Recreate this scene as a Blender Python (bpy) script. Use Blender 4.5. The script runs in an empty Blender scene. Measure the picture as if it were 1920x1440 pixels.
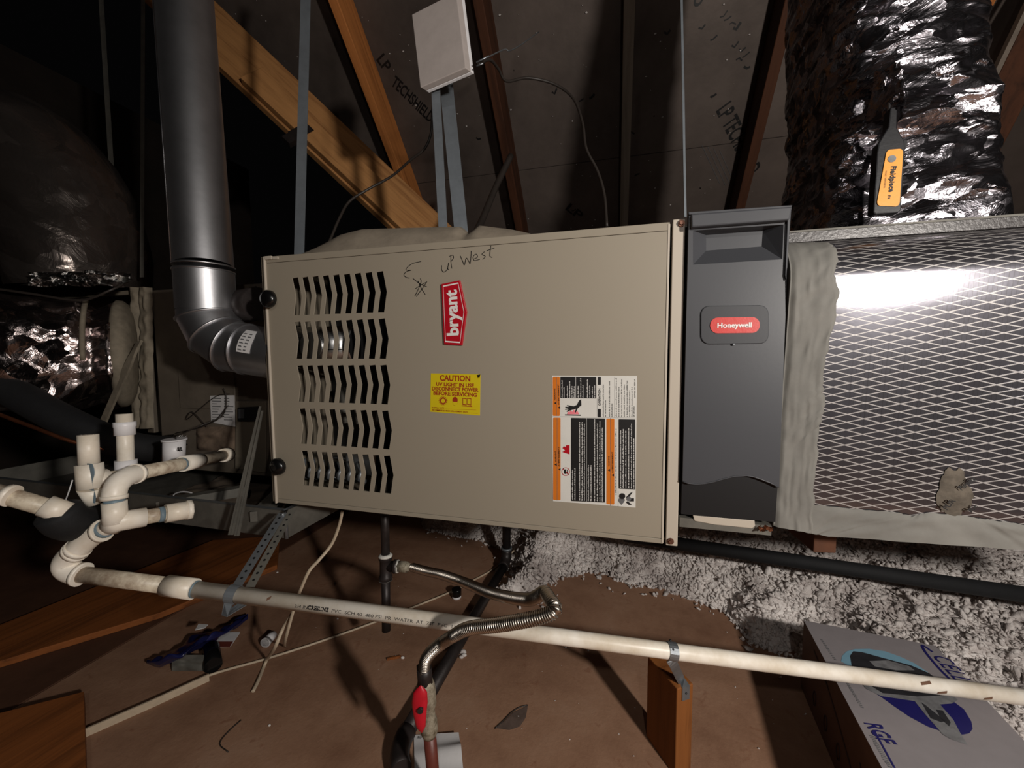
import bpy, math, random
import numpy as np
from mathutils import Vector as V
random.seed(7); np.random.seed(7)
S = bpy.context.scene
COL = S.collection

def lin(c): return tuple(((x/255)/12.92 if x/255 <= .04045 else ((x/255+.055)/1.055)**2.4) for x in c)

# ------------------------------------------------------------------ camera
CAM = V((0.7398, -0.6974, 0.3196)); YAW, PITCH, ROLL, F = -0.25626, 0.07037, -0.0061, 740.0
fw = V((math.sin(YAW)*math.cos(PITCH), math.cos(YAW)*math.cos(PITCH), -math.sin(PITCH)))
rt0 = V((math.cos(YAW), -math.sin(YAW), 0)); up0 = rt0.cross(fw)
RT = rt0*math.cos(ROLL)+up0*math.sin(ROLL); UP = up0*math.cos(ROLL)-rt0*math.sin(ROLL)
cd = bpy.data.cameras.new('camera'); cam = bpy.data.objects.new('camera', cd); COL.objects.link(cam)
cd.sensor_width = 36; cd.lens = F/1920*36; cd.clip_start = .01
from mathutils import Matrix
cam.matrix_world = Matrix(((RT.x, UP.x, -fw.x, CAM.x), (RT.y, UP.y, -fw.y, CAM.y), (RT.z, UP.z, -fw.z, CAM.z), (0, 0, 0, 1)))
S.camera = cam
# ------------------------------------------------------------------ world, lamps, exposure
w = bpy.data.worlds.new('attic_dark'); S.world = w; w.use_nodes = True
w.node_tree.nodes['Background'].inputs[0].default_value = (.5, .48, .5, 1)
w.node_tree.nodes['Background'].inputs[1].default_value = .002
def lamp(name, loc, power, rad, col):
    l = bpy.data.lights.new(name, 'POINT'); l.energy = power; l.shadow_soft_size = rad; l.color = col
    o = bpy.data.objects.new(name, l); o.location = loc; COL.objects.link(o); return o
lamp('work_lamp', (1.62, -.98, .54), 76, .04, (1, .94, .87))        # the work light to the right of the photographer
lamp('head_lamp', (.9, -1.1, .80), 7, .02, (1, .95, .9))      # weaker lamp on the photographer's head
S.view_settings.view_transform = 'Standard'; S.view_settings.look = 'None'
S.view_settings.gamma = 1; S.view_settings.use_curve_mapping = False
S.view_settings.exposure = 0.0

# ------------------------------------------------------------------ where a sight line meets a plane / a distance
def ray(x, y): return fw + RT*((x-960)/F) - UP*((y-720)/F)
def P(x, y, t): return CAM + ray(x, y)*t
def PX(x, y, X): d = ray(x, y); return CAM + d*((X-CAM.x)/d.x)
def PY(x, y, Y): d = ray(x, y); return CAM + d*((Y-CAM.y)/d.y)
def PZ(x, y, Z): d = ray(x, y); return CAM + d*((Z-CAM.z)/d.z)
FLOOR = -.5

# ------------------------------------------------------------------ mesh helpers
class MB:
    def __init__(s): s.v = []; s.f = []; s.s = []
    def add(s, v, f, sm=False):
        n = len(s.v); s.v += [V(p) for p in v]; s.f += [[i+n for i in q] for q in f]; s.s += [sm]*len(f); return s
    def hexa(s, b, t):   # four bottom points and four top points, same order
        return s.add(list(b)+list(t), [(3, 2, 1, 0), (4, 5, 6, 7), (0, 1, 5, 4), (1, 2, 6, 5), (2, 3, 7, 6), (3, 0, 4, 7)])
    def box(s, x0, x1, y0, y1, z0, z1):
        b = [(x0, y0, z0), (x1, y0, z0), (x1, y1, z0), (x0, y1, z0)]
        return s.hexa(b, [(x, y, z1) for x, y, z in b])
    def obox(s, c, a, b, h):   # centre and three half vectors
        c, a, b, h = V(c), V(a), V(b), V(h)
        q = [-a-b, a-b, a+b, -a+b]
        return s.hexa([c+p-h for p in q], [c+p+h for p in q])
    def prism(s, poly, d):
        d = V(d); n = len(poly); poly = [V(p) for p in poly]
        return s.add(poly+[p+d for p in poly], [list(range(n))[::-1], list(range(n, 2*n))]+[[i, (i+1) % n, n+(i+1) % n, n+i] for i in range(n)])
    def tube(s, pts, r, n=14, cap=True, sq=1.0, up=None):
        pts = [V(p) for p in pts]; m = len(pts)
        r = r if isinstance(r, (list, tuple)) else [r]*m
        T = []
        for i in range(m):
            d = pts[min(i+1, m-1)]-pts[max(i-1, 0)]
            T.append(d.normalized() if d.length > 1e-9 else (T[-1] if T else V((0, 0, 1))))
        a = V(up) if up else (V((0, 0, 1)) if abs(T[0].z) < .9 else V((1, 0, 0)))
        vs = []
        for i in range(m):
            a = (a-T[i]*a.dot(T[i])).normalized(); b = T[i].cross(a)
            for k in range(n):
                t = 2*math.pi*k/n; vs.append(pts[i]+a*(math.cos(t)*r[i])+b*(math.sin(t)*r[i]*sq))
        fs = [[i*n+k, i*n+(k+1) % n, (i+1)*n+(k+1) % n, (i+1)*n+k] for i in range(m-1) for k in range(n)]
        s.add(vs, fs, True)
        if cap:
            c0 = len(s.v)-len(vs)
            s.f += [[c0+k for k in range(n)][::-1], [c0+(m-1)*n+k for k in range(n)]]; s.s += [False, False]
        return s
    def strap(s, pts, wdir, w, th):    # flat band through points; wdir = direction of its width
        pts = [V(p) for p in pts]; wd = V(wdir).normalized(); m = len(pts); vs = []
        for i in range(m):
            d = (pts[min(i+1, m-1)]-pts[max(i-1, 0)]).normalized(); u = (wd-d*wd.dot(d)).normalized(); nn = d.cross(u)
            for a, b in ((-1, -1), (1, -1), (1, 1), (-1, 1)): vs.append(pts[i]+u*(a*w/2)+nn*(b*th/2))
        fs = [[i*4+k, i*4+(k+1) % 4, i*4+4+(k+1) % 4, i*4+4+k] for i in range(m-1) for k in range(4)]
        fs += [[3, 2, 1, 0], [m*4-4+k for k in range(4)]]
        return s.add(vs, fs)
    def grid(s, fn, nu, nv, closed=False, sm=True):
        vs = [fn(i/nu, j/nv) for j in range(nv+1) for i in range(nu+(0 if closed else 1))]
        k = nu if closed else nu+1
        return s.add(vs, [[j*k+i, j*k+(i+1) % k, (j+1)*k+(i+1) % k, (j+1)*k+i] for j in range(nv) for i in range(nu)], sm)
    def ball(s, c, r, n=10, m=7, sq=(1, 1, 1)):
        c = V(c)
        return s.grid(lambda u, v: c+V((r*sq[0]*math.sin(math.pi*v)*math.cos(2*math.pi*u), r*sq[1]*math.sin(math.pi*v)*math.sin(2*math.pi*u), r*sq[2]*math.cos(math.pi*v))), n, m, True)

def smooth_path(pts, n=8):     # Catmull-Rom
    p = [V(q) for q in pts]; p = [p[0]*2-p[1]]+p+[p[-1]*2-p[-2]]; out = []
    for i in range(1, len(p)-2):
        for k in range(n):
            t = k/n; a, b, c, d = p[i-1:i+3]
            out.append(.5*((2*b)+(c-a)*t+(2*a-5*b+4*c-d)*t*t+(3*b-a-3*c+d)*t**3))
    return out+[p[-2]]
def arc(p0, pc, p1, n=8):      # bend from p0 to p1 with corner pc
    return [p0*(1-t)**2+pc*2*t*(1-t)+p1*t*t for t in [k/n for k in range(n+1)]]

ORI = {}
def finish(name, mb, m, loc):
    me = bpy.data.meshes.new(name); loc = V(loc)
    me.from_pydata([tuple(p-loc) for p in mb.v], [], mb.f)
    me.polygons.foreach_set('use_smooth', mb.s); me.update()
    me.materials.append(m)
    return bpy.data.objects.new(name, me)
def tag(o, label=None, cat=None, group=None, kind=None):
    if label: o['label'] = label
    if cat: o['category'] = cat
    if group: o['group'] = group
    if kind: o['kind'] = kind
    return o
def thing(name, loc, label, cat, group=None):
    o = bpy.data.objects.new(name, None); COL.objects.link(o); o.location = loc; o.empty_display_size = .05
    ORI[o.name] = V(loc); return tag(o, label, cat, group)
def part(name, mb, m, parent, bev=0, label=None, kind=None):
    L = ORI[parent.name]; o = finish(name, mb, m, L); COL.objects.link(o); o.parent = parent
    ORI[o.name] = L
    if bev: bevel(o, bev)
    return tag(o, label, kind=kind)
def solo(name, mb, m, label, cat, group=None, bev=0, kind=None):
    xs = [p.x for p in mb.v]; ys = [p.y for p in mb.v]; zs = [p.z for p in mb.v]
    L = V(((min(xs)+max(xs))/2, (min(ys)+max(ys))/2, min(zs)))
    o = finish(name, mb, m, L); o.location = L; COL.objects.link(o); ORI[o.name] = L
    if bev: bevel(o, bev)
    return tag(o, label, cat, group, kind)
def structure(name, mb, m, label=None):
    return solo(name, mb, m, label, None, kind='structure')
def bevel(o, wd, seg=2):
    b = o.modifiers.new('edge', 'BEVEL'); b.width = wd; b.segments = seg; b.limit_method = 'ANGLE'; b.angle_limit = .7

def text(s, p0, p1, h, n, align_fit=True, bold=0.0, lift=.0006):
    """lettering on a plane: baseline p0 -> p1 (stretched to fill it), cap height h, plane normal n"""
    cu = bpy.data.curves.new('t', 'FONT'); cu.body = s; cu.size = 1; cu.offset = bold; cu.resolution_u = 3
    ob = bpy.data.objects.new('t', cu); COL.objects.link(ob)
    dg = bpy.context.evaluated_depsgraph_get(); me = bpy.data.meshes.new_from_object(ob.evaluated_get(dg))
    vs = [tuple(v.co) for v in me.vertices]; fs = [list(p.vertices) for p in me.polygons]
    bpy.data.objects.remove(ob); bpy.data.curves.remove(cu); bpy.data.meshes.remove(me)
    x0 = min(v[0] for v in vs); x1 = max(v[0] for v in vs)
    p0, p1, n = V(p0), V(p1), V(n).normalized(); r = p1-p0; u = n.cross(r).normalized()
    mb = MB(); mb.add([p0+r*((v[0]-x0)/(x1-x0))+u*(v[1]/.69*h)+n*lift for v in vs], fs); return mb
def join(*ms):
    r = MB()
    for m in ms: r.add(m.v, m.f); r.s[-len(m.f):] = m.s
    return r

# value noise for crumpled foil and loose fill
_tab = np.random.rand(64, 64, 64)
def vn(p):
    p = np.asarray(p, float); i = np.floor(p).astype(int); f = p-i; f = f*f*(3-2*f); r = 0
    for a in (0, 1):
        for b in (0, 1):
            for c in (0, 1):
                wgt = (f[..., 0] if a else 1-f[..., 0])*(f[..., 1] if b else 1-f[..., 1])*(f[..., 2] if c else 1-f[..., 2])
                r = r+wgt*_tab[(i[..., 0]+a) % 64, (i[..., 1]+b) % 64, (i[..., 2]+c) % 64]
    return r-.5
def crease(p): return .25-abs(vn(p))       # sharp ridges
def ns(x, y, z): return float(vn(np.array([x, y, z])))

# ------------------------------------------------------------------ materials
class NM:
    def __init__(s, name):
        s.m = bpy.data.materials.new(name); s.m.use_nodes = True; s.t = s.m.node_tree
        s.b = s.t.nodes['Principled BSDF']; s.tc = s.n('ShaderNodeTexCoord'); s.o = s.tc.outputs['Object']
    def n(s, k, **kw):
        x = s.t.nodes.new(k)
        for a, b in kw.items(): setattr(x, a, b)
        return x
    def l(s, a, b): s.t.links.new(a, b)
    def noise(s, scale, detail=4, rough=.6, vec=None, dist=0):
        x = s.n('ShaderNodeTexNoise'); x.inputs['Scale'].default_value = scale; x.inputs['Detail'].default_value = detail
        x.inputs['Roughness'].default_value = rough; x.inputs['Distortion'].default_value = dist
        s.l(vec or s.o, x.inputs['Vector']); return x.outputs['Fac']
    def stretch(s, d, k):       # squeeze the pattern along direction d (grain)
        dot = s.n('ShaderNodeVectorMath', operation='DOT_PRODUCT'); dot.inputs[1].default_value = d; s.l(s.o, dot.inputs[0])
        sc = s.n('ShaderNodeVectorMath', operation='SCALE'); sc.inputs[0].default_value = d; s.l(dot.outputs['Value'], sc.inputs['Scale'])
        sc2 = s.n('ShaderNodeVectorMath', operation='SCALE'); s.l(sc.outputs[0], sc2.inputs[0]); sc2.inputs['Scale'].default_value = -k
        ad = s.n('ShaderNodeVectorMath', operation='ADD'); s.l(s.o, ad.inputs[0]); s.l(sc2.outputs[0], ad.inputs[1]); return ad.outputs[0]
    def ramp(s, fac, stops):
        r = s.n('ShaderNodeValToRGB'); s.l(fac, r.inputs[0]); e = r.color_ramp.elements
        while len(e) < len(stops): e.new(.5)
        for q, (p, c) in zip(e, stops): q.position = p; q.color = (*c, 1) if len(c) == 3 else c
        return r.outputs[0]
    def mix(s, fac, a, b, mode='MIX'):
        x = s.n('ShaderNodeMix', data_type='RGBA', blend_type=mode)
        for k, q in ((0, fac), (6, a), (7, b)):
            if hasattr(q, 'is_output'): s.l(q, x.inputs[k])
            else: x.inputs[k].default_value = q if k == 0 else (*q, 1)
        return x.outputs[2]
    def math(s, op, a, b=0.0, c=None):
        x = s.n('ShaderNodeMath', operation=op)
        for k, q in enumerate((a, b) if c is None else (a, b, c)):
            if hasattr(q, 'is_output'): s.l(q, x.inputs[k])
            else: x.inputs[k].default_value = q
        return x.outputs[0]
    def col(s, c):
        if hasattr(c, 'is_output'): s.l(c, s.b.inputs['Base Color'])
        else: s.b.inputs['Base Color'].default_value = (*c, 1)
    def set(s, k, v):
        if hasattr(v, 'is_output'): s.l(v, s.b.inputs[k])
        else: s.b.inputs[k].default_value = v
    def bump(s, h, strength, dist=.002):
        x = s.n('ShaderNodeBump'); x.inputs['Strength'].default_value = strength; x.inputs['Distance'].default_value = dist
        s.l(h, x.inputs['Height']); s.l(x.outputs[0], s.b.inputs['Normal'])
def basic(name, rgb, rough=.5, metal=0, var=.12, scale=30, bump=.15, spec=.5, dirt=None, bscale=None):
    k = NM(name); c = lin(rgb); d = dirt and lin(dirt) or tuple(x*(1-var*2) for x in c)
    f = k.noise(scale, 5, .65)
    k.col(k.ramp(f, [(.3, d), (.62, c)])); k.set('Roughness', rough); k.set('Metallic', metal); k.set('Specular IOR Level', spec)
    if bump: k.bump(k.noise(bscale or scale*6, 4, .6), bump, .001)
    return k.m
def wood(name, rgb, dark, d, scale=26, rough=.7):
    k = NM(name); v = k.stretch(V(d).normalized(), .95)
    g = k.noise(scale, 6, .7, v, .4); g2 = k.noise(scale*5, 3, .6, v)
    c = k.ramp(g, [(.28, lin(dark)), (.5, lin(rgb)), (.75, tuple(min(1, x*1.25) for x in lin(rgb)))])
    c = k.mix(k.math('MULTIPLY', g2, .35), c, lin(dark)); k.col(c)
    k.set('Roughness', rough); k.set('Specular IOR Level', .25); k.bump(g2, .25, .001); return k.m
def foil(name, rgb, rough, scale, facet, stre=None, dark=.5, metal=1.0):
    """crumpled film: flat facets at random tilts with soft waves between"""
    k = NM(name); v = k.stretch(V(stre).normalized(), .6) if stre else k.o
    nz = k.n('ShaderNodeTexNoise'); nz.inputs['Scale'].default_value = scale*.35; nz.inputs['Detail'].default_value = 4; k.l(v, nz.inputs['Vector'])
    w_ = k.n('ShaderNodeVectorMath', operation='MULTIPLY_ADD'); k.l(nz.outputs['Color'], w_.inputs[0]); w_.inputs[1].default_value = (2.2/scale,)*3; k.l(v, w_.inputs[2])
    acc = None
    for sc, am in ((scale, facet), (scale*2.6, facet*.55)):
        vo = k.n('ShaderNodeTexVoronoi', feature='F1'); vo.inputs['Scale'].default_value = sc; k.l(w_.outputs[0], vo.inputs['Vector'])
        sb = k.n('ShaderNodeVectorMath', operation='SUBTRACT'); k.l(vo.outputs['Color'], sb.inputs[0]); sb.inputs[1].default_value = (.5, .5, .5)
        ml = k.n('ShaderNodeVectorMath', operation='SCALE'); k.l(sb.outputs[0], ml.inputs[0]); ml.inputs['Scale'].default_value = am
        if acc is None: acc = ml.outputs[0]
        else:
            ad = k.n('ShaderNodeVectorMath', operation='ADD'); k.l(acc, ad.inputs[0]); k.l(ml.outputs[0], ad.inputs[1]); acc = ad.outputs[0]
    bp = k.n('ShaderNodeBump'); bp.inputs['Strength'].default_value = .5; bp.inputs['Distance'].default_value = .01; k.l(k.noise(scale*.8, 5, .65, v, .8), bp.inputs['Height'])
    ad = k.n('ShaderNodeVectorMath', operation='ADD'); k.l(bp.outputs[0], ad.inputs[0]); k.l(acc, ad.inputs[1])
    nm = k.n('ShaderNodeVectorMath', operation='NORMALIZE'); k.l(ad.outputs[0], nm.inputs[0]); k.l(nm.outputs[0], k.b.inputs['Normal'])
    c = lin(rgb); k.col(k.ramp(k.noise(scale*.22, 3, .5, v, .5), [(.35, tuple(x*dark for x in c)), (.6, c)])); k.set('Metallic', metal); k.set('Roughness', rough); return k.m

M = {}
def taupe(name, rgb, rough=.5):
    k = NM(name); c = lin(rgb); f = k.noise(5, 4, .6); g = k.noise(170, 2, .5)
    k.col(k.mix(k.math('MULTIPLY', f, .25), c, tuple(x*.82 for x in c))); k.set('Roughness', rough); k.set('Specular IOR Level', .35); k.bump(g, .05, .0005); return k.m
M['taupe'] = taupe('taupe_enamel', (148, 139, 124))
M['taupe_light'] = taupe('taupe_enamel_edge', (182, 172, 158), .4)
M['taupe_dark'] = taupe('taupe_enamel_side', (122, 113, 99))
M['inner'] = basic('inner_dark_steel', (20, 20, 21), .6, 0)
M['steel_bright'] = basic('bright_aluminised_steel', (205, 205, 205), .32, 1, .1, 14, .25)
M['black_gloss'] = basic('black_plastic_gloss', (14, 14, 15), .25, 0, .05)
M['black_matt'] = basic('black_foam_rubber', (16, 17, 20), .8, 0, .2, 50, .4)
M['black_pipe'] = basic('black_iron', (52, 46, 45), .45, .35, .2, 40, .25)
M['galv'] = basic('galvanised_steel', (150, 155, 160), .42, .75, .14, 22, .12)
M['galv_dull'] = basic('galvanised_strap', (128, 134, 140), .55, .55, .1, 24, .1)
M['galv_dark'] = basic('galvanised_dusty', (104, 101, 94), .65, .2, .16, 20, .2)
M['flue'] = basic('flue_sheet_metal', (190, 190, 193), .43, 1, .08, 16, .08)
M['screw'] = basic('rusty_screw', (130, 92, 76), .45, .7, .2, 200)
M['red'] = basic('red_badge', (172, 16, 32), .35, 0, .04)
M['red_handle'] = basic('red_vinyl', (190, 22, 40), .4, 0, .1)
M['red_badge2'] = basic('red_oval', (196, 50, 44), .4, 0, .03)
M['white_print'] = basic('white_ink', (220, 218, 214), .5, 0, .03, bump=0)
M['pink_print'] = basic('pink_ink', (226, 120, 130), .5, 0, .05, bump=0)
M['yellow'] = basic('yellow_sticker', (206, 184, 24), .42, 0, .03, bump=0)
M['brown_print'] = basic('brownish_red_ink', (150, 46, 22), .5, 0, .03, bump=0)
M['orange'] = basic('orange_ink', (204, 112, 28), .45, 0, .03, bump=0)
M['black_print'] = basic('black_ink', (16, 15, 16), .5, 0, .03, bump=0)
M['grey_print'] = basic('grey_ink', (96, 96, 98), .5, 0, .03, bump=0)
M['label_white'] = basic('white_sticker', (208, 206, 200), .45, 0, .03, bump=0)
M['grey_plastic'] = taupe('grey_plastic', (65, 66, 70), .42)
M['grey_plastic2'] = taupe('grey_plastic_plate', (53, 54, 58), .5)
M['char_plastic'] = taupe('charcoal_plastic', (20, 20, 22), .5)
M['mastic'] = basic('grey_mastic', (117, 115, 110), .75, 0, .1, 14, .5, .3, bscale=28)
M['mastic_tan'] = basic('tan_mastic', (138, 128, 112), .8, 0, .2, 24, .6, .3, bscale=45)
M['pvc'] = basic('aged_white_pvc', (246, 239, 227), .4, 0, .05, 12, .05, .5, dirt=(214, 200, 178))
M['pvc_dirty'] = basic('stained_pvc', (214, 203, 182), .45, 0, .1, 34, .08, .5, dirt=(128, 104, 84))
M['pvc_white'] = basic('clean_white_plastic', (232, 230, 232), .4, 0, .04)
M['primer'] = basic('pvc_primer_smear', (118, 138, 150), .5, 0, .2, 60)
M['wire_black'] = basic('dark_cable', (48, 42, 38), .5, 0, .1)
M['wire_white'] = basic('cream_cable', (196, 178, 154), .5, 0, .1)
M['copper'] = basic('copper_line', (130, 78, 52), .4, .8, .2)
M['flex_steel'] = basic('corrugated_stainless', (176, 168, 158), .3, 1, .1, 40, .1)
M['dope'] = basic('white_thread_sealant', (216, 214, 206), .6, 0, .1, 150, .4)
M['brass_dirty'] = basic('sealant_smeared_brass', (168, 160, 142), .6, .3, .4, 90, .6, dirt=(92, 82, 62))
M['pipe_brown'] = basic('painted_brown_pipe', (104, 50, 40), .45, 0, .15, 30)
M['paper'] = basic('white_paper', (206, 204, 204), .6, 0, .05)
M['box_white'] = basic('white_box_board', (138, 132, 134), .55, 0, .04)
M['white_box'] = basic('white_painted_panel', (182, 172, 167), .6, 0, .05)
M['kraft'] = basic('brown_cardboard', (104, 74, 56), .75, 0, .1, 20, .1)
M['kraft_dark'] = basic('dark_cardboard_ink', (52, 36, 32), .75, 0, .1)
M['lightblue'] = basic('light_blue_ink', (120, 160, 180), .5, 0, .05, bump=0)
M['navy'] = basic('navy_ink', (28, 26, 92), .5, 0, .05, bump=0)
M['dev_dark'] = basic('printed_dark_grey', (44, 44, 48), .5, 0, .2, 30, 0)
M['dev_grey'] = basic('printed_mid_grey', (124, 124, 126), .5, 0, .25, 40, 0)
M['probe_black'] = basic('tool_rubber', (18, 18, 22), .45, 0, .1)
M['probe_orange'] = basic('tool_orange_face', (226, 152, 58), .45, 0, .04)
M['blue_plastic'] = basic('dark_blue_plastic_bag', (30, 34, 78), .22, 0, .2, 30, .4)
M['tape_dark'] = basic('dark_tape_scrap', (104, 88, 80), .5, 0, .2)
M['rafter'] = wood('rafter_pine', (206, 132, 72), (136, 78, 38), (0, .7071, -.7071))
M['rafter_dark'] = wood('rafter_shaded', (84, 50, 32), (46, 28, 18), (0, .7071, -.7071)); M['rafter_grey'] = wood('rafter_dusty', (150, 138, 124), (112, 98, 84), (0, .7071, -.7071))  # rafter_dark: shade on the roof timbers put into the wood colour
M['brace'] = wood('brace_pine', (200, 146, 92), (140, 92, 54), (.74, .2, -.64))
M['post'] = wood('post_pine', (140, 86, 42), (80, 43, 19), (0, 0, 1))
M['plank'] = wood('plank_pine', (150, 88, 44), (76, 42, 22), (.1, .95, 0))
M['sheath_edge'] = basic('sheathing_edge', (128, 116, 104), .7)

def sheath():
    k = NM('foil_faced_sheathing'); a = k.noise(2.2, 5, .65); b = k.noise(46, 3, .5); c0 = lin((116, 104, 97))
    sp = k.ramp(k.noise(24, 2, .5), [(.77, (0, 0, 0)), (.79, (1, 1, 1))])
    c = k.ramp(a, [(.3, tuple(x*.5 for x in c0)), (.7, c0)]); k.col(k.mix(sp, c, lin((26, 22, 20))))
    k.set('Metallic', .35); k.set('Roughness', .55); k.set('Specular IOR Level', .3); k.bump(b, .25, .002); return k.m
M['sheath'] = sheath()
def deck():
    k = NM('brown_decking'); a = k.noise(3.5, 6, .7); b = k.noise(28, 4, .6, None, .6); g = k.noise(160, 3, .6)
    c = k.ramp(a, [(.3, lin((122, 88, 68))), (.55, lin((150, 115, 92))), (.8, lin((166, 134, 112)))])
    c = k.mix(k.ramp(b, [(.6, (0, 0, 0)), (.72, (.4, .4, .4))]), c, lin((112, 66, 44)))
    k.col(c); k.set('Roughness', .72); k.set('Specular IOR Level', .25); k.bump(k.math('ADD', g, b), .35, .0015); return k.m
M['deck'] = deck()
M['deck_dark'] = basic('shaded_decking', (92, 62, 46), .75, 0, .15, 9, .3, .25)  # shade over the left of the deck painted in as a darker brown
def fsk():
    k = NM('foil_scrim_facing'); sep = k.n('ShaderNodeSeparateXYZ'); k.l(k.o, sep.inputs[0]); x, y, z = sep.outputs
    # threads: two families of slanted lines on the facing
    L = []
    wob = k.math('MULTIPLY', k.noise(9, 2, .5), .004)
    for sl in (.262, -.262):
        q = k.math('ADD', k.math('MULTIPLY', x, sl), k.math('ADD', z, k.math('MULTIPLY', y, .8))); q = k.math('DIVIDE', k.math('ADD', q, wob), .0112)
        fr = k.math('ABSOLUTE', k.math('SUBTRACT', k.math('FRACT', q), .5)); L.append(k.math('LESS_THAN', fr, .062))
    vx = k.math('ABSOLUTE', k.math('SUBTRACT', k.math('FRACT', k.math('DIVIDE', x, .0052)), .5))
    vfine = k.math('MULTIPLY', k.math('LESS_THAN', vx, .09), k.ramp(k.noise(7, 3, .5), [(.5, (0, 0, 0)), (.58, (1, 1, 1))]))
    thr = k.math('MAXIMUM', L[0], L[1])
    grey = k.ramp(k.noise(5, 4, .6), [(.3, lin((84, 81, 86))), (.7, lin((108, 107, 114)))])
    c = k.mix(k.math('MULTIPLY', vfine, .35), grey, lin((70, 68, 66)))
    k.col(k.mix(thr, c, lin((158, 154, 152))))
    k.set('Metallic', k.math('SUBTRACT', .82, k.math('MULTIPLY', thr, .62))); k.set('Roughness', k.math('ADD', .23, k.math('MULTIPLY', thr, .17)))
    k.bump(k.math('ADD', thr, k.math('MULTIPLY', k.noise(40, 3, .5), .5)), .25, .0012); return k.m
M['fsk'] = fsk()
M['foil_silver'] = foil('silver_foil_jacket', (165, 160, 166), .24, 34, .8, (1, 0, .3), .65)
M['foil_dark'] = foil('dark_foil_jacket', (190, 176, 174), .25, 26, .7, (1, 0, .3), .5)
M['foil_dark2'] = foil('smooth_dark_foil_jacket', (116, 107, 102), .27, 13, .28, (1, .2, -.6), .6, .85)
M['foil_crush'] = foil('crushed_foil_tape', (190, 186, 182), .25, 90, .9)
M['coil'] = basic('coil_case_steel', (112, 102, 90), .6, .1, .15, 9, .15)
def fluff():
    k = NM('grey_loose_fill'); a = k.noise(70, 5, .7); b = k.noise(14, 4, .6)
    c = k.ramp(a, [(.25, lin((178, 168, 164))), (.5, lin((226, 219, 215))), (.75, lin((244, 240, 236)))])
    k.col(k.mix(k.ramp(k.noise(6, 4, .6), [(.45, (0, 0, 0)), (.7, (.7, .7, .7))]), c, lin((128, 114, 110)))); k.set('Roughness', .95); k.set('Specular IOR Level', .1); k.bump(a, .9, .006); return k.m
M['fluff'] = fluff()

# ================================================================== THE SETTING
from mathutils.geometry import tessellate_polygon
def clip(poly, f):      # keep the side where f(p) > 0
    out = []
    for i, p in enumerate(poly):
        q = poly[(i+1) % len(poly)]; a, b = f(p), f(q)
        if a > 0: out.append(p)
        if a*b < 0: out.append(p+(q-p)*(a/(a-b)))
    return out
RD = V((0, .70711, -.70711)); RN = V((0, .70711, .70711))       # down the slope, out through the roof
def roofpt(x, y, a): d = ray(x, y); return CAM+d*((a-CAM.y-CAM.z)/(d.y+d.z))
RDP = .14; A0 = 2.58; A1 = A0+RDP*1.41421
# floor: hardboard decking sheets
fl = MB().box(-3.6, 3.6, -1.6, 3.3, FLOOR-.06, FLOOR-.0125)
floor = structure('floor', fl, basic('dusty_joist_space', (60, 46, 38), .8))
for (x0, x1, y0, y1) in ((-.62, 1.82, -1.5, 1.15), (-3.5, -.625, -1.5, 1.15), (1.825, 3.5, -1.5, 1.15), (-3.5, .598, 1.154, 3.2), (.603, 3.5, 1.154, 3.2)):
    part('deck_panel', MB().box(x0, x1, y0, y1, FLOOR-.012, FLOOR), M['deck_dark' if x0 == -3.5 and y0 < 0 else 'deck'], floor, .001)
# roof: foil-faced sheathing sheets, open hip on the left
c0, c1 = roofpt(395, 25, A1), roofpt(800, 440, A1); hd = (c1-c0); hn = RN.cross(hd).normalized()
if hn.x < 0: hn = -hn
ceil = structure('ceiling', MB().prism([V((-.2, -1.3, A1+1.3))+RN*.03, V((3.4, -1.3, A1+1.3))+RN*.03, V((3.4, 2.9, A1-2.9))+RN*.03, V((.55, 2.9, A1-2.9))+RN*.03], RN*.012), basic('roof_felt', (30, 27, 26), .9))
for row in range(5):
    for c in range(3):
        xo = -1.62 if row % 2 == 0 else -.45
        xa, xb = xo+c*1.83, xo+c*1.83+1.827; s0, s1 = -1.6+row*1.22, -1.6+row*1.22+1.217
        q = [V((x, 0, A1))+RD*sv for x, sv in ((xa, s0), (xb, s0), (xb, s1), (xa, s1))]
        q = clip(q, lambda p: (p-c0).dot(hn)); q = clip(q, lambda p: p.z+.45)
        if len(q) > 2: part('sheathing_panel', MB().prism(q, RN*.0115), M['sheath'], ceil)
def rafter(X, sl, m='rafter'):
    c = V((X, 0, A0))+RN*(RDP/2)+RD*((sl[0]+sl[1])/2)
    return part('rafter', MB().obox(c, V((.021, 0, 0)), RD*((sl[1]-sl[0])/2), RN*(RDP/2)), M[m], ceil, .003)
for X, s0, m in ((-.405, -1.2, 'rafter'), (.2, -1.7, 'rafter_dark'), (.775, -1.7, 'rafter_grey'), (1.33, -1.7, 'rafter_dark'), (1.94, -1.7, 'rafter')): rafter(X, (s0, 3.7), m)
# marks printed on the sheathing
def mark(s, p0, p1, h, par, a=A1, bold=0.02):
    return part('print', text(s, roofpt(*p0, a), roofpt(*p1, a), h, -RN, bold=bold, lift=.002), M['black_print'], par)
panels = [o for o in bpy.data.objects if o.name.startswith('sheathing_panel')]
ORI[panels[0].name] = ORI[ceil.name]
mark('LP', (706, 112), (722, 136), .05, panels[0]); mark('TECHSHIELD', (733, 158), (806, 230), .05, panels[0])
mark('LP TECHSHIELD', (1343, 208), (1402, 330), .062, panels[0])
mark('LP', (1060, 392), (1086, 412), .045, panels[0]); mark('O', (1297, 8), (1312, 14), .05, panels[0])
for k in range(4):
    mk = MB()
    a, b = roofpt(1316+k*11, 272+k*3, A1), roofpt(1350+k*10, 345+k*2, A1); mk.strap([a-RN*.002, b-RN*.002], RD, .002, .0004); part('print', mk, M['grey_print'], panels[0])
fl = MB()
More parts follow.
